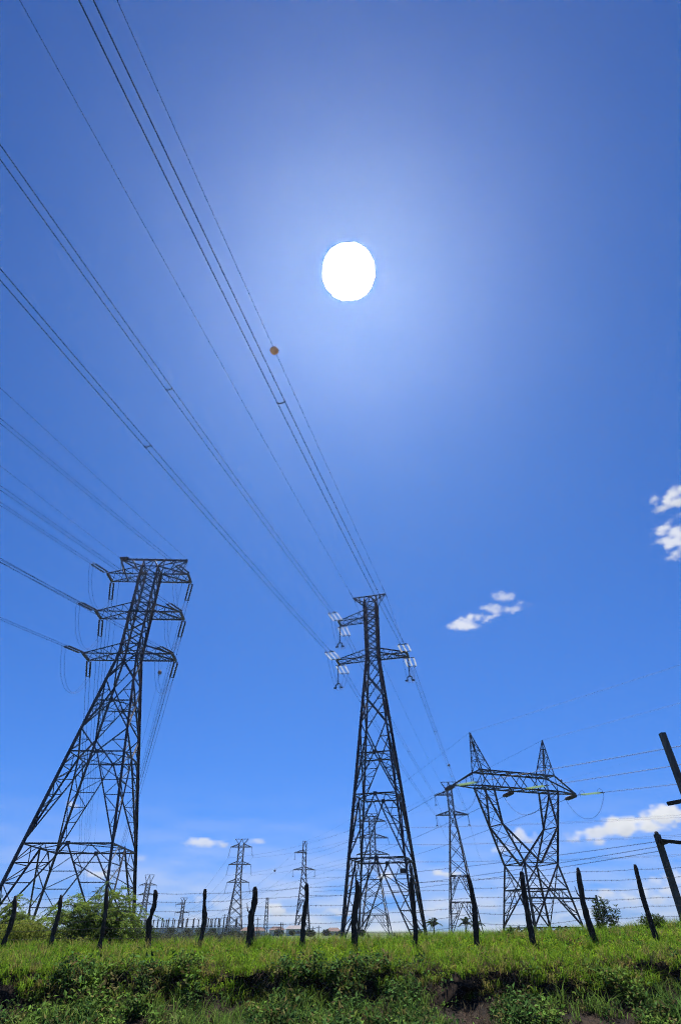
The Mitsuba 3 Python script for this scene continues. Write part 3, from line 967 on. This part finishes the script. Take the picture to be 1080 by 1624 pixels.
bk = part(Ct.key, 'bridge_beam', m, Ct.steel)
part(bk, 'lacing', Ct.mesh(red, .085), Ct.steel, kind='stuff')
for s in (-1, 1):
    tip = np.array([s * al, 0, zb])
    ch, la = [], []
    for d in (-1, 1):
        ch += [((s * so, d * dbm, zb), tip), ((s * so, d * dbm, zt), tip)]
        la += [(lerp((s * so, d * dbm, zb), tip, .35), lerp((s * so, d * dbm, zt), tip, .35)), (lerp((s * so, d * dbm, zb), tip, .35), lerp((s * so, -d * dbm, zb), tip, .65))]
    k = part(Ct.key, 'cross_arm', Ct.mesh(ch, .14), Ct.steel)
    part(k, 'lacing', Ct.mesh(la, .07), Ct.steel, kind='stuff')
    pk = np.array([s * spk, 0, zp])
    base = [np.array([s * x, d * dbm, zt]) for x, d in ((so, -1), (si, -1), (si, 1), (so, 1))]
    k = part(Ct.key, 'spire', Ct.mesh([(b, pk) for b in base], .13), Ct.steel)
    la = []
    for i in range(4):
        b0, b1 = base[i], base[(i + 1) % 4]
        for q in (.28, .52, .74):
            la.append((lerp(b0, pk, q), lerp(b1, pk, q)))
        for q0, q1 in ((0, .28), (.28, .52), (.52, .74)):
            la.append((lerp(b0, pk, q0), lerp(b1, pk, q1)))
    part(k, 'lacing', Ct.mesh(la, .06), Ct.steel, kind='stuff')
F2 = dict(X=-16.4, Y=270, z1=28.4, z2=22.3)
C_R = [(137.44, .0283), (137.30, .027), (137.06, .0468)]
C_L = [(np.array([-20.7, 269, 28.3]), 2.4), (np.array([-20.8, 269, 22.3]), 2.6), (np.array([-12.0, 271, 22.3]), 2.8)]
for i, (word, x) in enumerate((('left', -al), ('centre', 0.0), ('right', al))):
    pr_, pl_ = Ct.w((x, -(0 if i != 1 else dbm), zb - .08)), Ct.w((x, (0 if i != 1 else dbm), zb - .08))
    az, sl = C_R[i]
    e0 = tension_string(Ct, pr_, para_dir(az, sl), 2.5, 'yellow_glass_disc', .10, 11, .4, 2, .7)
    q, sg = C_L[i]
    e1 = tension_string(Ct, pl_, sag_dir(pl_, q, sg), 1.9, 'dark_porcelain', .19, 13, .3, 2, .3)
    jumper(Ct, e0, e1, 2.5, UP * 0, 0, .02)
    if i != 1:                                             # arcing rings on the live end
        t = np.linspace(-.4, np.pi + .4, 14)
        dd = para_dir(az, sl)
        for c in (pr_ + dd * .8, pr_ + dd * 3.1):
            m = MB()
            m.tube(c + np.outer(np.cos(t), dd) * .32 + np.outer(np.sin(t), UP) * .45, .02, 5)
            part(Ct.key, 'arcing_horn', m, 'wire_metal', True)
    conductor('conductor', f'single wire running right from the {word} string of the two-peaked pylon', 'overhead lines', para(pr_, az, sl, 3e-4, 3.5, 120, 50), 0, .026)
    conductor('conductor', f'single wire running away left from the {word} string of the two-peaked pylon', 'overhead lines', sagged(e1, q, sg), 0, .026)
for s, az, sl, side in ((-1, 138.51, -.0249, 'left'), (1, 138.15, -.0187, 'right')):
    p0 = Ct.w((s * spk, 0, zp))
    conductor('earth_wire', f'thin wire running right from the {side} spire of the two-peaked pylon', 'earth wires', para(p0, az, sl, 2e-4, 0, 120, 40), 0, .012, cat='wire')
    conductor('earth_wire', f'thin wire running away left from the {side} spire of the two-peaked pylon', 'earth wires', sagged(p0, [-16.4 + s, 270, 32.5], 2.0), 0, .013, cat='wire')


# ------------------------------------------------------------------ towers farther off
def far_single(label, X, Y, yaw, zp, z1, z2, a1, a2, wtop, wbase, zfoot, lw, bw, peak=2.1, name='distant_pylon', rods=True, steel='steel_far', drop=2.4):
    T = Tower(name, label, X, Y, yaw, steel, 'pylons farther off')
    h = zp - zfoot
    zt = z1 + (zp - z1) * .35

    def wf(z):
        return wtop if z >= z2 else wtop + (z2 - z) * (wbase - wtop) / (z2 - zfoot)
    e = np.linspace(z2, zfoot + h * .36, 5)
    pan = [('X', a, b) for a, b in zip(np.linspace(zt, z2, 4)[:-1], np.linspace(zt, z2, 4)[1:])] + [('X', e[i], e[i + 1]) for i in range(4)]
    pan += [('V', zfoot + h * .36, zfoot + h * .2, 2), ('V', zfoot + h * .2, zfoot, 3), ('H', z2, z2), ('H', z1, z1)]
    body(T, wf, wf, zt, zfoot, [z2], pan, lw, bw, bw * .75, fine=False, far=True)
    segs = [((-peak, 0, zp), (peak, 0, zp))]
    for s in (-1, 1):
        for d in (-1, 1):
            segs += [((s * peak, 0, zp), (s * wtop, d * wtop, zt)), ((0, 0, zp), (s * wtop, d * wtop, zt))]
    part(T.key, 'earth_wire_beam', T.mesh(segs, bw), steel)
    tips = []
    for s, a, z in ((-1, a1, z1), (-1, a2, z2), (1, a2, z2)):
        n_, f_ = arm(T, s, a, .3, z, z + .9, wtop, wtop, 3, bw * 1.1, bw * .6)
        c = (n_ + f_) / 2
        tips.append(c)
        if rods:
            m = MB()
            m.discs(c, c - UP * drop, .1 * lw / .25, 8, .5, 6)
            m.bar(c - UP * drop - [.3, 0, 0], c - UP * drop + [.3, 0, 0], .2, .2)
            part(T.key, 'insulator_string', m, 'dark_porcelain', 50)
    return T, tips


def far_double(label, X, Y, yaw, zp, levels, arms, wtop, wbase, zfoot, lw, bw, peak, drop, name='distant_pylon', portal=False):
    T = Tower(name, label, X, Y, yaw, 'steel_far', 'pylons farther off')
    z3 = levels[2]
    zt = levels[0] + 1.2

    def wf(z):
        return wtop if z >= z3 else wtop + (z3 - z) * (wbase - wtop) / (z3 - zfoot)
    pan = []
    zs = np.linspace(zt, z3, 8)
    pan += [('X', zs[i], zs[i + 1]) for i in range(7)]
    zl = zfoot + (zp - zfoot) * (.10 if portal else .16)
    zs = z3 - (z3 - zl) * np.linspace(0, 1, 6) ** 1.15
    pan += [('X', zs[i], zs[i + 1]) for i in range(5)] + [('V', zl, zfoot, 2)] + [('H', z, z) for z in levels]
    body(T, wf, wf, zt, zfoot, [z3], pan, lw, bw, bw * .75, fine=False, far=True)
    segs = [((-peak, 0, zp), (peak, 0, zp))]
    for s in (-1, 1):
        for d in (-1, 1):
            segs += [((s * peak, 0, zp), (s * wtop, d * wtop, zt)), ((0, 0, zp), (s * wtop, d * wtop, zt))]
    part(T.key, 'earth_wire_beam', T.mesh(segs, bw), 'steel_far')
    tips = {}
    for i, (z, a) in enumerate(zip(levels, arms)):
        for s in (-1, 1):
            n_, f_ = arm(T, s, a, .35, z, z + 1.3, wtop, wtop, 3, bw * 1.1, bw * .6)
            c = (n_ + f_) / 2
            m = MB()
            dd = np.array([.18 * s, 0, -1.0])
            m.discs(c, c + dd * drop, .07 * lw / .25 + .04, 9, .6, 6)
            part(T.key, 'insulator_string', m, 'dark_porcelain', 50)
            tips[(i, s)] = c + dd * drop
    return T, tips


D3, t3 = far_single('smaller lattice pylon standing between the middle pylon and the two-peaked pylon', T3[0], T3[1], T3[2], 34.1, 30.92, 26.08, 4.0, 4.2, .66, 3.75, .5, .24, .15, steel='steel')
D2, t2 = far_single('slim blue-looking distant pylon with two arm levels behind the seventh fence post', -16.4, 270, .12, 32.6, 28.45, 22.3, 4.1, 4.5, .75, 3.2, .4, .3, .19, .75)
D1, t1 = far_double('distant three-armed pylon standing between the fifth and sixth fence posts', -48.5, 300, .05, 37.1, [33.8, 26.8, 19.9], [5.0, 5.05, 5.0], 1.15, 3.6, .3, .36, .2, 3.1, 4.2, portal=True)
D6, t6 = far_double('distant three-armed pylon seen through the legs of the middle pylon', 11.4, 240, .03, 38.4, [35.7, 30.1, 24.7], [5.5, 6.0, 6.1], 1.1, 5.4, .2, .27, .17, 2.4, 2.2)
Db, tb = far_double('distant leaning-looking three-armed pylon just right of the leftmost pylon', -134.8, 450, .05, 33.7, [27.8, 22.3, 17.1], [5.8, 5.4, 4.9], 1.3, 3.2, .6, .4, .24, 3.2, 1.6)
D5, t5 = far_double('tiny distant pylon seen between the legs of the leftmost pylon', -223.8, 600, .3, 35.2, [31.6, 25.6, 19.8], [6.5, 6.5, 6.5], 1.3, 3.6, .6, .42, .26, 4.2, 2.0)
D4, t4 = far_single('small distant pylon above the rows of switchgear', -120.6, 500, .05, 22.6, 18.6, 13.5, 5.5, 5.3, .9, 1.6, .6, .42, .26, 2.6, drop=1.5)

conn = [(t3[0], 'upper left'), (t3[1], 'lower left'), (t3[2], 'right')]
for (p, w_), dx in zip(conn, (-3.9, -4.1, 4.1)):
    conductor('conductor', f'faint wire running on from the {w_} arm of the smaller pylon', 'faint distant wires', sagged(p, [54 + dx, 268, p[2] - 1], 2.0), 0, .03)
words = {0: 'top', 1: 'middle', 2: 'lowest'}
for i in range(3):
    for s, sw_ in ((-1, 'left'), (1, 'right')):
        conductor('conductor', f'faint wire slung between the {words[i]} {sw_} arms of two distant pylons', 'faint distant wires', sagged(t1[(i, s)], t6[(i, s)], 1.8), 0, .032)
        q = np.array([190.0, 178 - s * 7 + 4, t6[(i, s)][2] + 1.0])
        conductor('conductor', f'faint wire running right from the {words[i]} {sw_} arm of the pylon behind the middle pylon', 'faint distant wires', sagged(t6[(i, s)], q, 2.2), 0, .03)
        conductor('conductor', f'faint wire running left from the {words[i]} {sw_} arm beside the sixth post', 'faint distant wires', sagged(t1[(i, s)], [-120.6 + s * 5, 500, 16 - 1.5 * i], 5.0), 0, .035)
for p, w_, q in ((t2[0], 'upper left', (-62, 330, 9.0)), (t2[1], 'lower left', (-60, 332, 8.0)), (t2[2], 'lower right', (-58, 334, 7.0))):
    wq = sagged(p, q, 1.2)
    conductor('conductor', f'faint wire falling left from the {w_} arm of the pylon behind the seventh post', 'faint distant wires', wq, 0, .03)
    if w_ == 'upper left':
        ball2 = wq[9]
ball('marker_ball', 'tiny dark marker ball on a faint wire left of the seventh fence post', ball2, .45, 'dark_paint')
q3 = sagged(B_.w((1.9, 0, zpB + .08)), w3(2, 34.2), 1.0)
ball('marker_ball', 'small dark marker ball on the wires above the smaller pylon', q3[31], .30, 'dark_paint')
farw = sagged([20, 330, 50.0], [120, 150, 47.5], 3.0)
conductor('earth_wire', 'faint thin wire carrying a dark ball above the right arm of the two-peaked pylon', 'earth wires', farw, 0, .012, cat='wire')
ball('marker_ball', 'small dark marker ball against the sky right of the right-hand spire', farw[np.argmin(np.abs(farw[:, 0] / farw[:, 1] - .379))], .42, 'dark_paint')

# slender mast and line posts of the substation
mk = thing('slender_mast', 'slender square lattice mast right of the thickest fence post', 'mast')
m, l = MB(), MB()
for sx, sy in CORN:
    m.angle((-37.9 + sx * .9, 330 + sy * .9, .5), (-37.9 + sx * .45, 330 + sy * .45, 15.5), .3)
    for i in range(9):
        r0, r1 = .9 - .05 * i, .9 - .05 * (i + 1)
        l.angle((-37.9 + sx * r0, 330 + sy * r0, .5 + i * 1.65), (-37.9 - sy * r1, 330 + sx * r1, .5 + (i + 1) * 1.65), .2)
part(mk, 'leg', m, 'steel_far')
part(mk, 'lacing', l, 'steel_far', kind='stuff')

# ------------------------------------------------------------------ substation in the distance
for i in range(36):
    x = -93 + i * 1.29 + rng.normal() * .15
    y = 300 + rng.normal() * 4
    hgt = 6.1 + rng.random() * 1.1
    k = thing('switchgear_unit', 'grey insulator unit in the long row of switchgear on the horizon', 'insulator', 'switchgear columns of the distant substation')
    m = MB()
    m.bar((x - .18, y, .6), (x - .18, y, 3.8), .14)
    m.bar((x + .18, y, .6), (x + .18, y, 3.8), .14)
    m.bar((x - .4, y, 3.85), (x + .4, y, 3.85), .3)
    part(k, 'stand', m, 'steel_far')
    m = MB()
    m.discs((x, y, 4.0), (x + .05 * rng.normal(), y, hgt - .4), .3 + .12 * rng.random(), 6, .62, 8)
    part(k, 'porcelain', m, 'dark_porcelain', 50)
    m = MB()
    m.tube([(x, y, hgt - .4), (x, y, hgt), (x, y, hgt + .15)], [.3, .32, .1], 8)
    part(k, 'cap', m, 'steel_far')
for x, y, h, lab in ((-25.4, 200, 5.2, 'thin pole with a cross bar right of the thickest fence post'), (-7.3, 200, 3.2, 'thin pole right of the seventh fence post'), (-8.9, 200, 3.0, 'thin pole just right of the seventh fence post'),
                     (-16.6, 180, 3.8, 'thin dark pole left of the seventh fence post'), (-21.5, 240, 4.4, 'thin pole above the low white building'), (-46, 260, 7.4, 'thin pole rising from the switchgear left of the third distant pylon')):
    k = thing('line_pole', lab, 'pole')
    m = MB()
    m.tube([(x, y, .5), (x, y, h)], [.17, .11], 8)
    part(k, 'shaft', m, 'concrete', 40)
    m = MB()
    m.bar((x - .8, y - .15, h - .5), (x + .8, y - .15, h - .5), .12)
    part(k, 'cross_arm', m, 'steel_far')
gk = thing('pipe_gantry', 'low pipe gantry right of the thickest fence post', 'gantry')
m = MB()
m.bar((-27.5, 200, 2.75), (-18.6, 200, 2.75), .16)
part(gk, 'beam', m, 'steel_far')
for x in (-23.2, -19.0):
    m = MB()
    m.bar((x, 200, .5), (x, 200, 2.7), .16)
    part(gk, 'leg', m, 'steel_far')
wk = thing('boundary_wall', 'long pale wall under the row of switchgear', 'wall')
m = MB()
m.box((-98, 309, .5), (-42, 309.4, 3.4))
part(wk, 'panel', m, 'pale_render')
m = MB()
m.box((-98.1, 308.9, 3.402), (-41.9, 309.5, 3.55))
part(wk, 'coping', m, 'concrete')


def house(label, x0, x1, y, zt, roof, wins, gable=1.0):
    k = thing('house', label, 'house', 'low houses on the horizon')
    m = MB()
    m.box((x0, y, .4), (x1, y + 7, zt))
    part(k, 'wall', m, 'pale_render')
    m = MB()
    r = np.array([[x0 - .3, y - .4, zt], [x1 + .3, y - .4, zt], [x1 + .3, y + 7.4, zt], [x0 - .3, y + 7.4, zt], [x0 + gable, y + 3.5, zt + 1.1], [x1 - gable, y + 3.5, zt + 1.1]])
    m.add(r + [0, 0, .003], [[0, 1, 5], [0, 5, 4], [2, 3, 4], [2, 4, 5], [1, 2, 5], [3, 0, 4], [0, 2, 1], [0, 3, 2]])
    part(k, 'roof', m, roof)
    for u in wins:
        m = MB()
        xc = x0 + (x1 - x0) * u
        m.box((xc - .5, y - .03, zt - 1.4), (xc + .5, y + .05, zt - .5))
        part(k, 'window', m, 'dark_window')


house('low white house between the thickest post and the seventh post', -21.2, -14.6, 250, 2.6, 'grey_roof', (.25, .7))
house('low house with tiled roof right of the thickest fence post', -38.5, -30, 255, 2.2, 'roof_tile', (.2, .5, .8))
house('small grey house left of the low white one', -29, -23.5, 265, 2.4, 'roof_tile', (.5,))
house('small pale house right of the seventh fence post', -6.5, -1.2, 262, 1.9, 'roof_tile', (.3, .7))


# ------------------------------------------------------------------ trees, palms, shrubs
def crown_leaves(g, c, rad, n, L, W, base, seed, gap=.42):
    c, rad = np.asarray(c, float), np.asarray(rad, float)
    P = rand_dirs(n * 3) * (rng.random((n * 3, 1)) ** .45)
    q = meshkit.fbm(P * 2.2 + seed, 3, seed)
    P = P[q > gap][:n]
    bump = 1 + .5 * (meshkit.fbm(rows(P) * 2.0 + 9, 3, seed + 1) - .5)
    P = c + P * rad * bump[:, None]
    m = len(P)
    g.leaves(P, rand_dirs(m) + [0, 0, .1], rand_dirs(m) + [0, 0, .6], L * (.6 + .8 * rng.random(m)), W * (.6 + .8 * rng.random(m)), base)


def limbs(trunk_base, ends, r0, wob=.08):
    m = MB()
    for e, u in ends:
        b = np.asarray(trunk_base, float)
        e = np.asarray(e, float)
        t = np.linspace(0, 1, 9)[:, None]
        p = b + (e - b) * t
        p[:, 2] += np.sin(t[:, 0] * np.pi) * .18 * np.linalg.norm(e - b) * u
        p[1:-1] += rng.normal(size=(7, 3)) * wob * .5
        m.tube(p, np.linspace(r0, r0 * .22, 9), 7)
    return m


def feathery_tree(label, base, tips, nspray, size, colour, r0, top):
    """A thorn tree: crooked limbs, arching sprays of fine paired leaflets with gaps of sky between them."""
    k = thing('feathery_tree', label, 'tree')
    ends = [(t, .5) for t in tips]
    part(k, 'trunk', limbs(base, ends, r0, .14), 'bark', True)
    g = Foliage()
    tw = MB()
    for i in range(nspray):
        t = np.asarray(tips[i % len(tips)], float)
        a = lerp(base, t, .45 + .6 * rng.random()) + rng.normal(size=3) * size * [.28, .28, .16]
        az = rng.random() * 2 * np.pi
        d = np.array([math.cos(az) * 1.0, math.sin(az), .35 + .35 * rng.normal()])
        L = size * (.45 + .5 * rng.random())
        n = int(22 + 14 * rng.random())
        s = np.linspace(0, 1, n)[:, None]
        ax = a + unit(d) * L * s - UP * (L * .45 * s ** 2)
        tw.tube(ax[::5], .008, 4)
        tg = rows(np.gradient(ax, axis=0))
        sd = rows(np.cross(tg, UP))
        for q in (-1, 1):
            P = ax + rng.normal(size=ax.shape) * .02
            g.leaves(P, sd * q + tg * .35 + rng.normal(size=ax.shape) * .25 - UP * .15, UP + rng.normal(size=ax.shape) * .3, np.full(n, .15) * (1 - .5 * s[:, 0]), np.full(n, .034), colour, .35)
        # a few loose leaf tufts fill the inside of the crown
        m = 10
        P = a + rng.normal(size=(m, 3)) * .16
        g.leaves(P, rand_dirs(m), rand_dirs(m) + UP, np.full(m, .11), np.full(m, .035), np.asarray(colour) * .85)
    part(k, 'twigs', tw, 'bark', kind='stuff')
    kk = f'{k}__crown'
    g.build(kk)
    return k


bz_ = float(ground_z(np.array([-10.6]), np.array([29.5]))[0])
feathery_tree('feathery thorn tree between the second and fourth fence posts', (-10.7, 29.5, bz_ - .1), [(-11.9, 29.3, 2.7), (-10.5, 29.8, 3.0), (-9.6, 29.4, 2.5), (-12.6, 29.8, 2.2), (-11.2, 28.9, 2.2), (-10.0, 30.2, 2.8), (-10.9, 29.2, 2.5), (-9.7, 29.8, 2.0)], 330, 1.2, [.16, .25, .045], .09, 3.1)
feathery_tree('broad feathery thorn tree at the left edge behind the first post', (-16.2, 31.5, bz_ - .1), [(-17.6, 31.5, 2.4), (-16.0, 31.9, 2.65), (-14.9, 31.3, 2.3), (-15.4, 31.0, 1.9), (-17.0, 30.9, 1.9), (-14.3, 31.6, 1.9), (-16.6, 31.0, 1.5), (-15.2, 31.4, 1.5)], 380, 1.25, [.145, .22, .04], .1, 2.6)


def shrub(label, c, rad, n, L, W, base, seed, stems=5, name='shrub', group=None, gap=.42):
    k = thing(name, label, 'shrub', group)
    c = np.asarray(c, float)
    b = np.array([c[0], c[1], float(ground_z(np.array([c[0]]), np.array([c[1]]))[0]) - .05])
    part(k, 'stems', limbs(b, [(c + rng.normal(size=3) * np.asarray(rad) * .5, .2) for _ in range(stems)], .03 * max(1, rad[2])), 'bark', True)
    g = Foliage()
    crown_leaves(g, c, rad, n, L, W, base, seed, gap)
    g.build(f'{k}__crown')


shrub('low yellow-green bush between the first and second fence posts', (-13.6, 28.8, 1.55), (1.5, .8, .62), 9000, .08, .04, [.19, .24, .045], 3)
shrub('low dull green bush under the feathery tree', (-11.7, 28.3, 1.42), (1.5, .7, .46), 6500, .08, .04, [.18, .24, .045], 4)
shrub('dark bush behind the third fence post', (-9.3, 30.8, 1.5), (1.1, .6, .6), 4200, .07, .035, [.05, .085, .026], 6)
shrub('small bush on the ridge right of the last fence post', (10.35, 22.6, 1.92), (.42, .4, .2), 1500, .06, .025, [.06, .1, .025], 5)
g = Foliage()                                              # scrub in front of the substation
for i in range(60):
    x = -24 + 19 * rng.random()
    y = 44 + 10 * rng.random()
    crown_leaves(g, (x, y, 1.15 + .1 * rng.random()), (.9 + .5 * rng.random(), .7, .45 + .2 * rng.random()), 420, .13, .07, [.065, .08, .05], 100 + i, .38)
k = thing('scrub', 'grey-green scrub along the foot of the distant substation wall', 'scrub', kind='stuff')
g.build(k)
for i, (x, y, z, r) in enumerate([(-22.8, 240, 1.6, 1.6), (-38, 235, 1.4, 1.5), (-33, 238, 1.2, 1.2), (-12.3, 235, 1.5, 1.3), (-8.6, 180, 1.35, 1.1), (-6.0, 240, 1.4, 1.5), (-17.2, 230, 1.5, 1.0), (-.5, 200, 1.2, 1.2), (19.8, 180, 1.2, 1.0), (5.2, 190, 1.4, .9), (-66, 260, 2.2, 2.2), (-60, 262, 2.0, 1.8), (-54.5, 258, 2.1, 1.8), (-79, 262, 2.2, 2.0), (-49, 255, 1.9, 1.8)]):
    spot = ['just left of the low white house', 'right of the thickest fence post', 'left of the slender mast', 'right of the seventh fence post', 'left of the middle pylon', 'just left of the middle pylon legs', 'beside the low white house',
            'inside the legs of the middle pylon', 'right of the middle pylon legs', 'near the pylon behind the middle one', 'left of the fifth fence post', 'behind the fifth fence post', 'right of the fifth fence post', 'between the fourth and fifth fence posts', 'between the fifth and sixth fence posts'][i]
    k = thing('distant_tree', f'small dark distant tree low on the horizon {spot}', 'tree', 'small trees on the far horizon')
    m = MB()
    m.tube([(x, y, .4), (x, y, z)], [.16, .1], 6)
    part(k, 'trunk', m, 'bark')
    g = Foliage()
    crown_leaves(g, (x, y, z), (r, r * .8, r * .62), 420, .5, .3, [.03, .045, .022], 200 + i, .4)
    g.build(f'{k}__crown')


def palm(label, x, y, z, n, R, seed):
    k = thing('palm_tree', label, 'palm')
    m = MB()
    t = np.linspace(0, 1, 8)[:, None]
    m.tube(np.array([x - .2, y, .4]) + (np.array([x, y, z]) - [x - .2, y, .4]) * t, np.linspace(.2, .13, 8), 9)
    part(k, 'trunk', m, 'bark', True)
    rr = np.random.default_rng(seed)
    for i in range(n):
        az, el = 2 * np.pi * (i + rr.random() * .5) / n, rr.uniform(.05, 1.45)
        d = np.array([math.cos(az) * math.cos(el), math.sin(az) * math.cos(el), math.sin(el)])
        s = np.linspace(0, 1, 18)[:, None]
        ax = np.array([x, y, z]) + d * R * s - UP * R * (.5 * s ** 2.2)
        tg = rows(np.gradient(ax, axis=0))
        sd = rows(np.cross(tg, UP) + 1e-6)
        g = Foliage()
        for q in (-1, 1):
            g.leaves(ax, sd * q + tg * .7 - UP * .35, UP + 0 * ax, R * .3 * (1 - .6 * s[:, 0]), np.full(len(ax), R * .06), [.03, .055, .02])
        g.blades(ax[:1], np.array([R * .9]), np.array([.08]), d[None], -UP[None] * .6, [.05, .06, .03])
        g.build(numbered(f'{k}__frond'))


palm('palm standing in the gap right of the middle pylon', 18.7, 140, 2.75, 15, 2.3, 1)
palm('palm between the legs of the smaller pylon left of the tenth post', 25.3, 140, 2.95, 15, 2.2, 2)
palm('palm just right of the leaning tenth fence post', 28.1, 143, 2.75, 12, 1.9, 3)


def weed_plant(label, x, y, nst, h, spread, L, W, base, group=None, name='leafy_weed'):
    k = thing(name, label, 'plant', group)
    z = float(ground_z(np.array([x]), np.array([y]))[0]) - .03
    m, g = MB(), Foliage()
    for i in range(nst):
        b = np.array([x + rng.normal() * spread * .3, y + rng.normal() * .15, z])
        e = b + [rng.normal() * spread, rng.normal() * .2, h * (.6 + .5 * rng.random())]
        t = np.linspace(0, 1, 12)[:, None]
        ax = b + (e - b) * t + rng.normal(size=(12, 3)) * .015
        m.tube(ax, np.linspace(.011, .004, 12), 5)
        P = np.repeat(ax[3:], 5, 0)
        d = rand_dirs(len(P)) * [1, 1, .5] + UP * .35
        g.leaves(P, d, UP + rand_dirs(len(P)) * .5, L * (.6 + .7 * rng.random(len(P))), np.full(len(P), W), base)
    part(k, 'stem', m, 'bark', True)
    g.build(f'{k}__leaves')


weed_plant('tall leafy weed behind the post in front of the right end of the two-peaked pylon', 9.15, 24.2, 9, .95, .16, .13, .045, [.035, .06, .025])
weed_plant('tall thin leafy weed beside the pipe frame', 9.75, 24.6, 8, .85, .18, .12, .04, [.035, .06, .025])
weed_plant('leafy weed on the ridge under the left leg of the two-peaked pylon', 5.62, 22.9, 5, .34, .1, .1, .045, [.05, .1, .03])
weed_plant('leafy weed on the ridge at the right edge', 11.2, 22.3, 6, .3, .15, .08, .04, [.05, .09, .03])
for i, (x, y, h) in enumerate([(.95, 24.5, .26), (1.25, 24.4, .2), (-1.0, 24.5, .22), (6.5, 23.6, .24), (7.0, 23.8, .2), (1.8, 24.2, .3), (8.0, 23.4, .22), (10.0, 22.8, .26), (-3.4, 24.0, .2), (3.2, 24.0, .22), (11.6, 22.6, .25)]):
    weed_plant('thin weed stalk standing up from the ridge of the field', x, y, 3, h, .07, .05, .018, [.06, .09, .03], 'weed stalks on the ridge', 'weed_stalk')

# the pipe frame on the ridge
pk = thing('pipe_barrier', 'thin pipe frame behind the post at the right end of the two-peaked pylon', 'frame')
m = MB()
m.bar((16.9, 60, 4.05), (23.0, 60, 3.95), .13)
part(pk, 'rail', m, 'steel')
for x in (23.0, 17.0):
    m = MB()
    m.bar((x, 60, .5), (x, 60, 4.2), .13)
    part(pk, 'upright', m, 'steel')

# ------------------------------------------------------------------ the two concrete line poles at the right edge
pa = thing('utility_pole', 'tall dark concrete pole with a low cross arm cut by the right edge', 'pole')
m = MB()
m.prism((16.1, 28, .6), (16.02, 28, 9.45), np.array([[-.15, -.11], [.15, -.11], [.15, .11], [-.15, .11]]), ref=(1, 0, 0))
part(pa, 'shaft', m, 'concrete')
m = MB()
m.bar((15.0, 27.82, 6.27), (17.3, 27.82, 6.62), .12, .16)
part(pa, 'cross_arm', m, 'bark')
pb = thing('utility_pole', 'shorter concrete pole with pale climbing holes at the right edge', 'pole')
m = MB()
xb, yb = 15.15, 30.0
z0b = 1.6
for s in (-1, 1):
    m.prism((xb + s * .085, yb, z0b), (xb + s * .07, yb, 5.32), np.array([[-.028, -.09], [.028, -.09], [.028, .09], [-.028, .09]]), ref=(1, 0, 0))
zz = np.arange(z0b, 5.3, .3)
for z in zz:
    m.box((xb - .06, yb - .05, z), (xb + .06, yb + .05, z + .19))
m.sphere((xb, yb, 5.36), .1, 1)
part(pb, 'shaft', m, 'concrete')
m = MB()
m.bar((xb - .05, yb - .16, 5.05), (xb + 1.9, yb - .16, 4.86), .1, .14)
part(pb, 'cross_arm', m, 'bark')
m = MB()
m.bar((xb - .22, yb - .3, 4.83), (xb + .75, yb + .5, 5.08), .08, .1)
part(pb, 'brace', m, 'bark')
for z, q, w_ in ((5.0, (-5.0, 75, 6.6), 'upper'), (4.8, (-3.5, 76, 5.4), 'middle'), (4.62, (-4.5, 77, 4.9), 'lower')):
    conductor('service_wire', f'{w_} service wire running left from the shorter pole at the right edge', 'service wires', sagged((xb - .2, yb - .2, z), q, .35, 30), 0, .012, cat='wire')
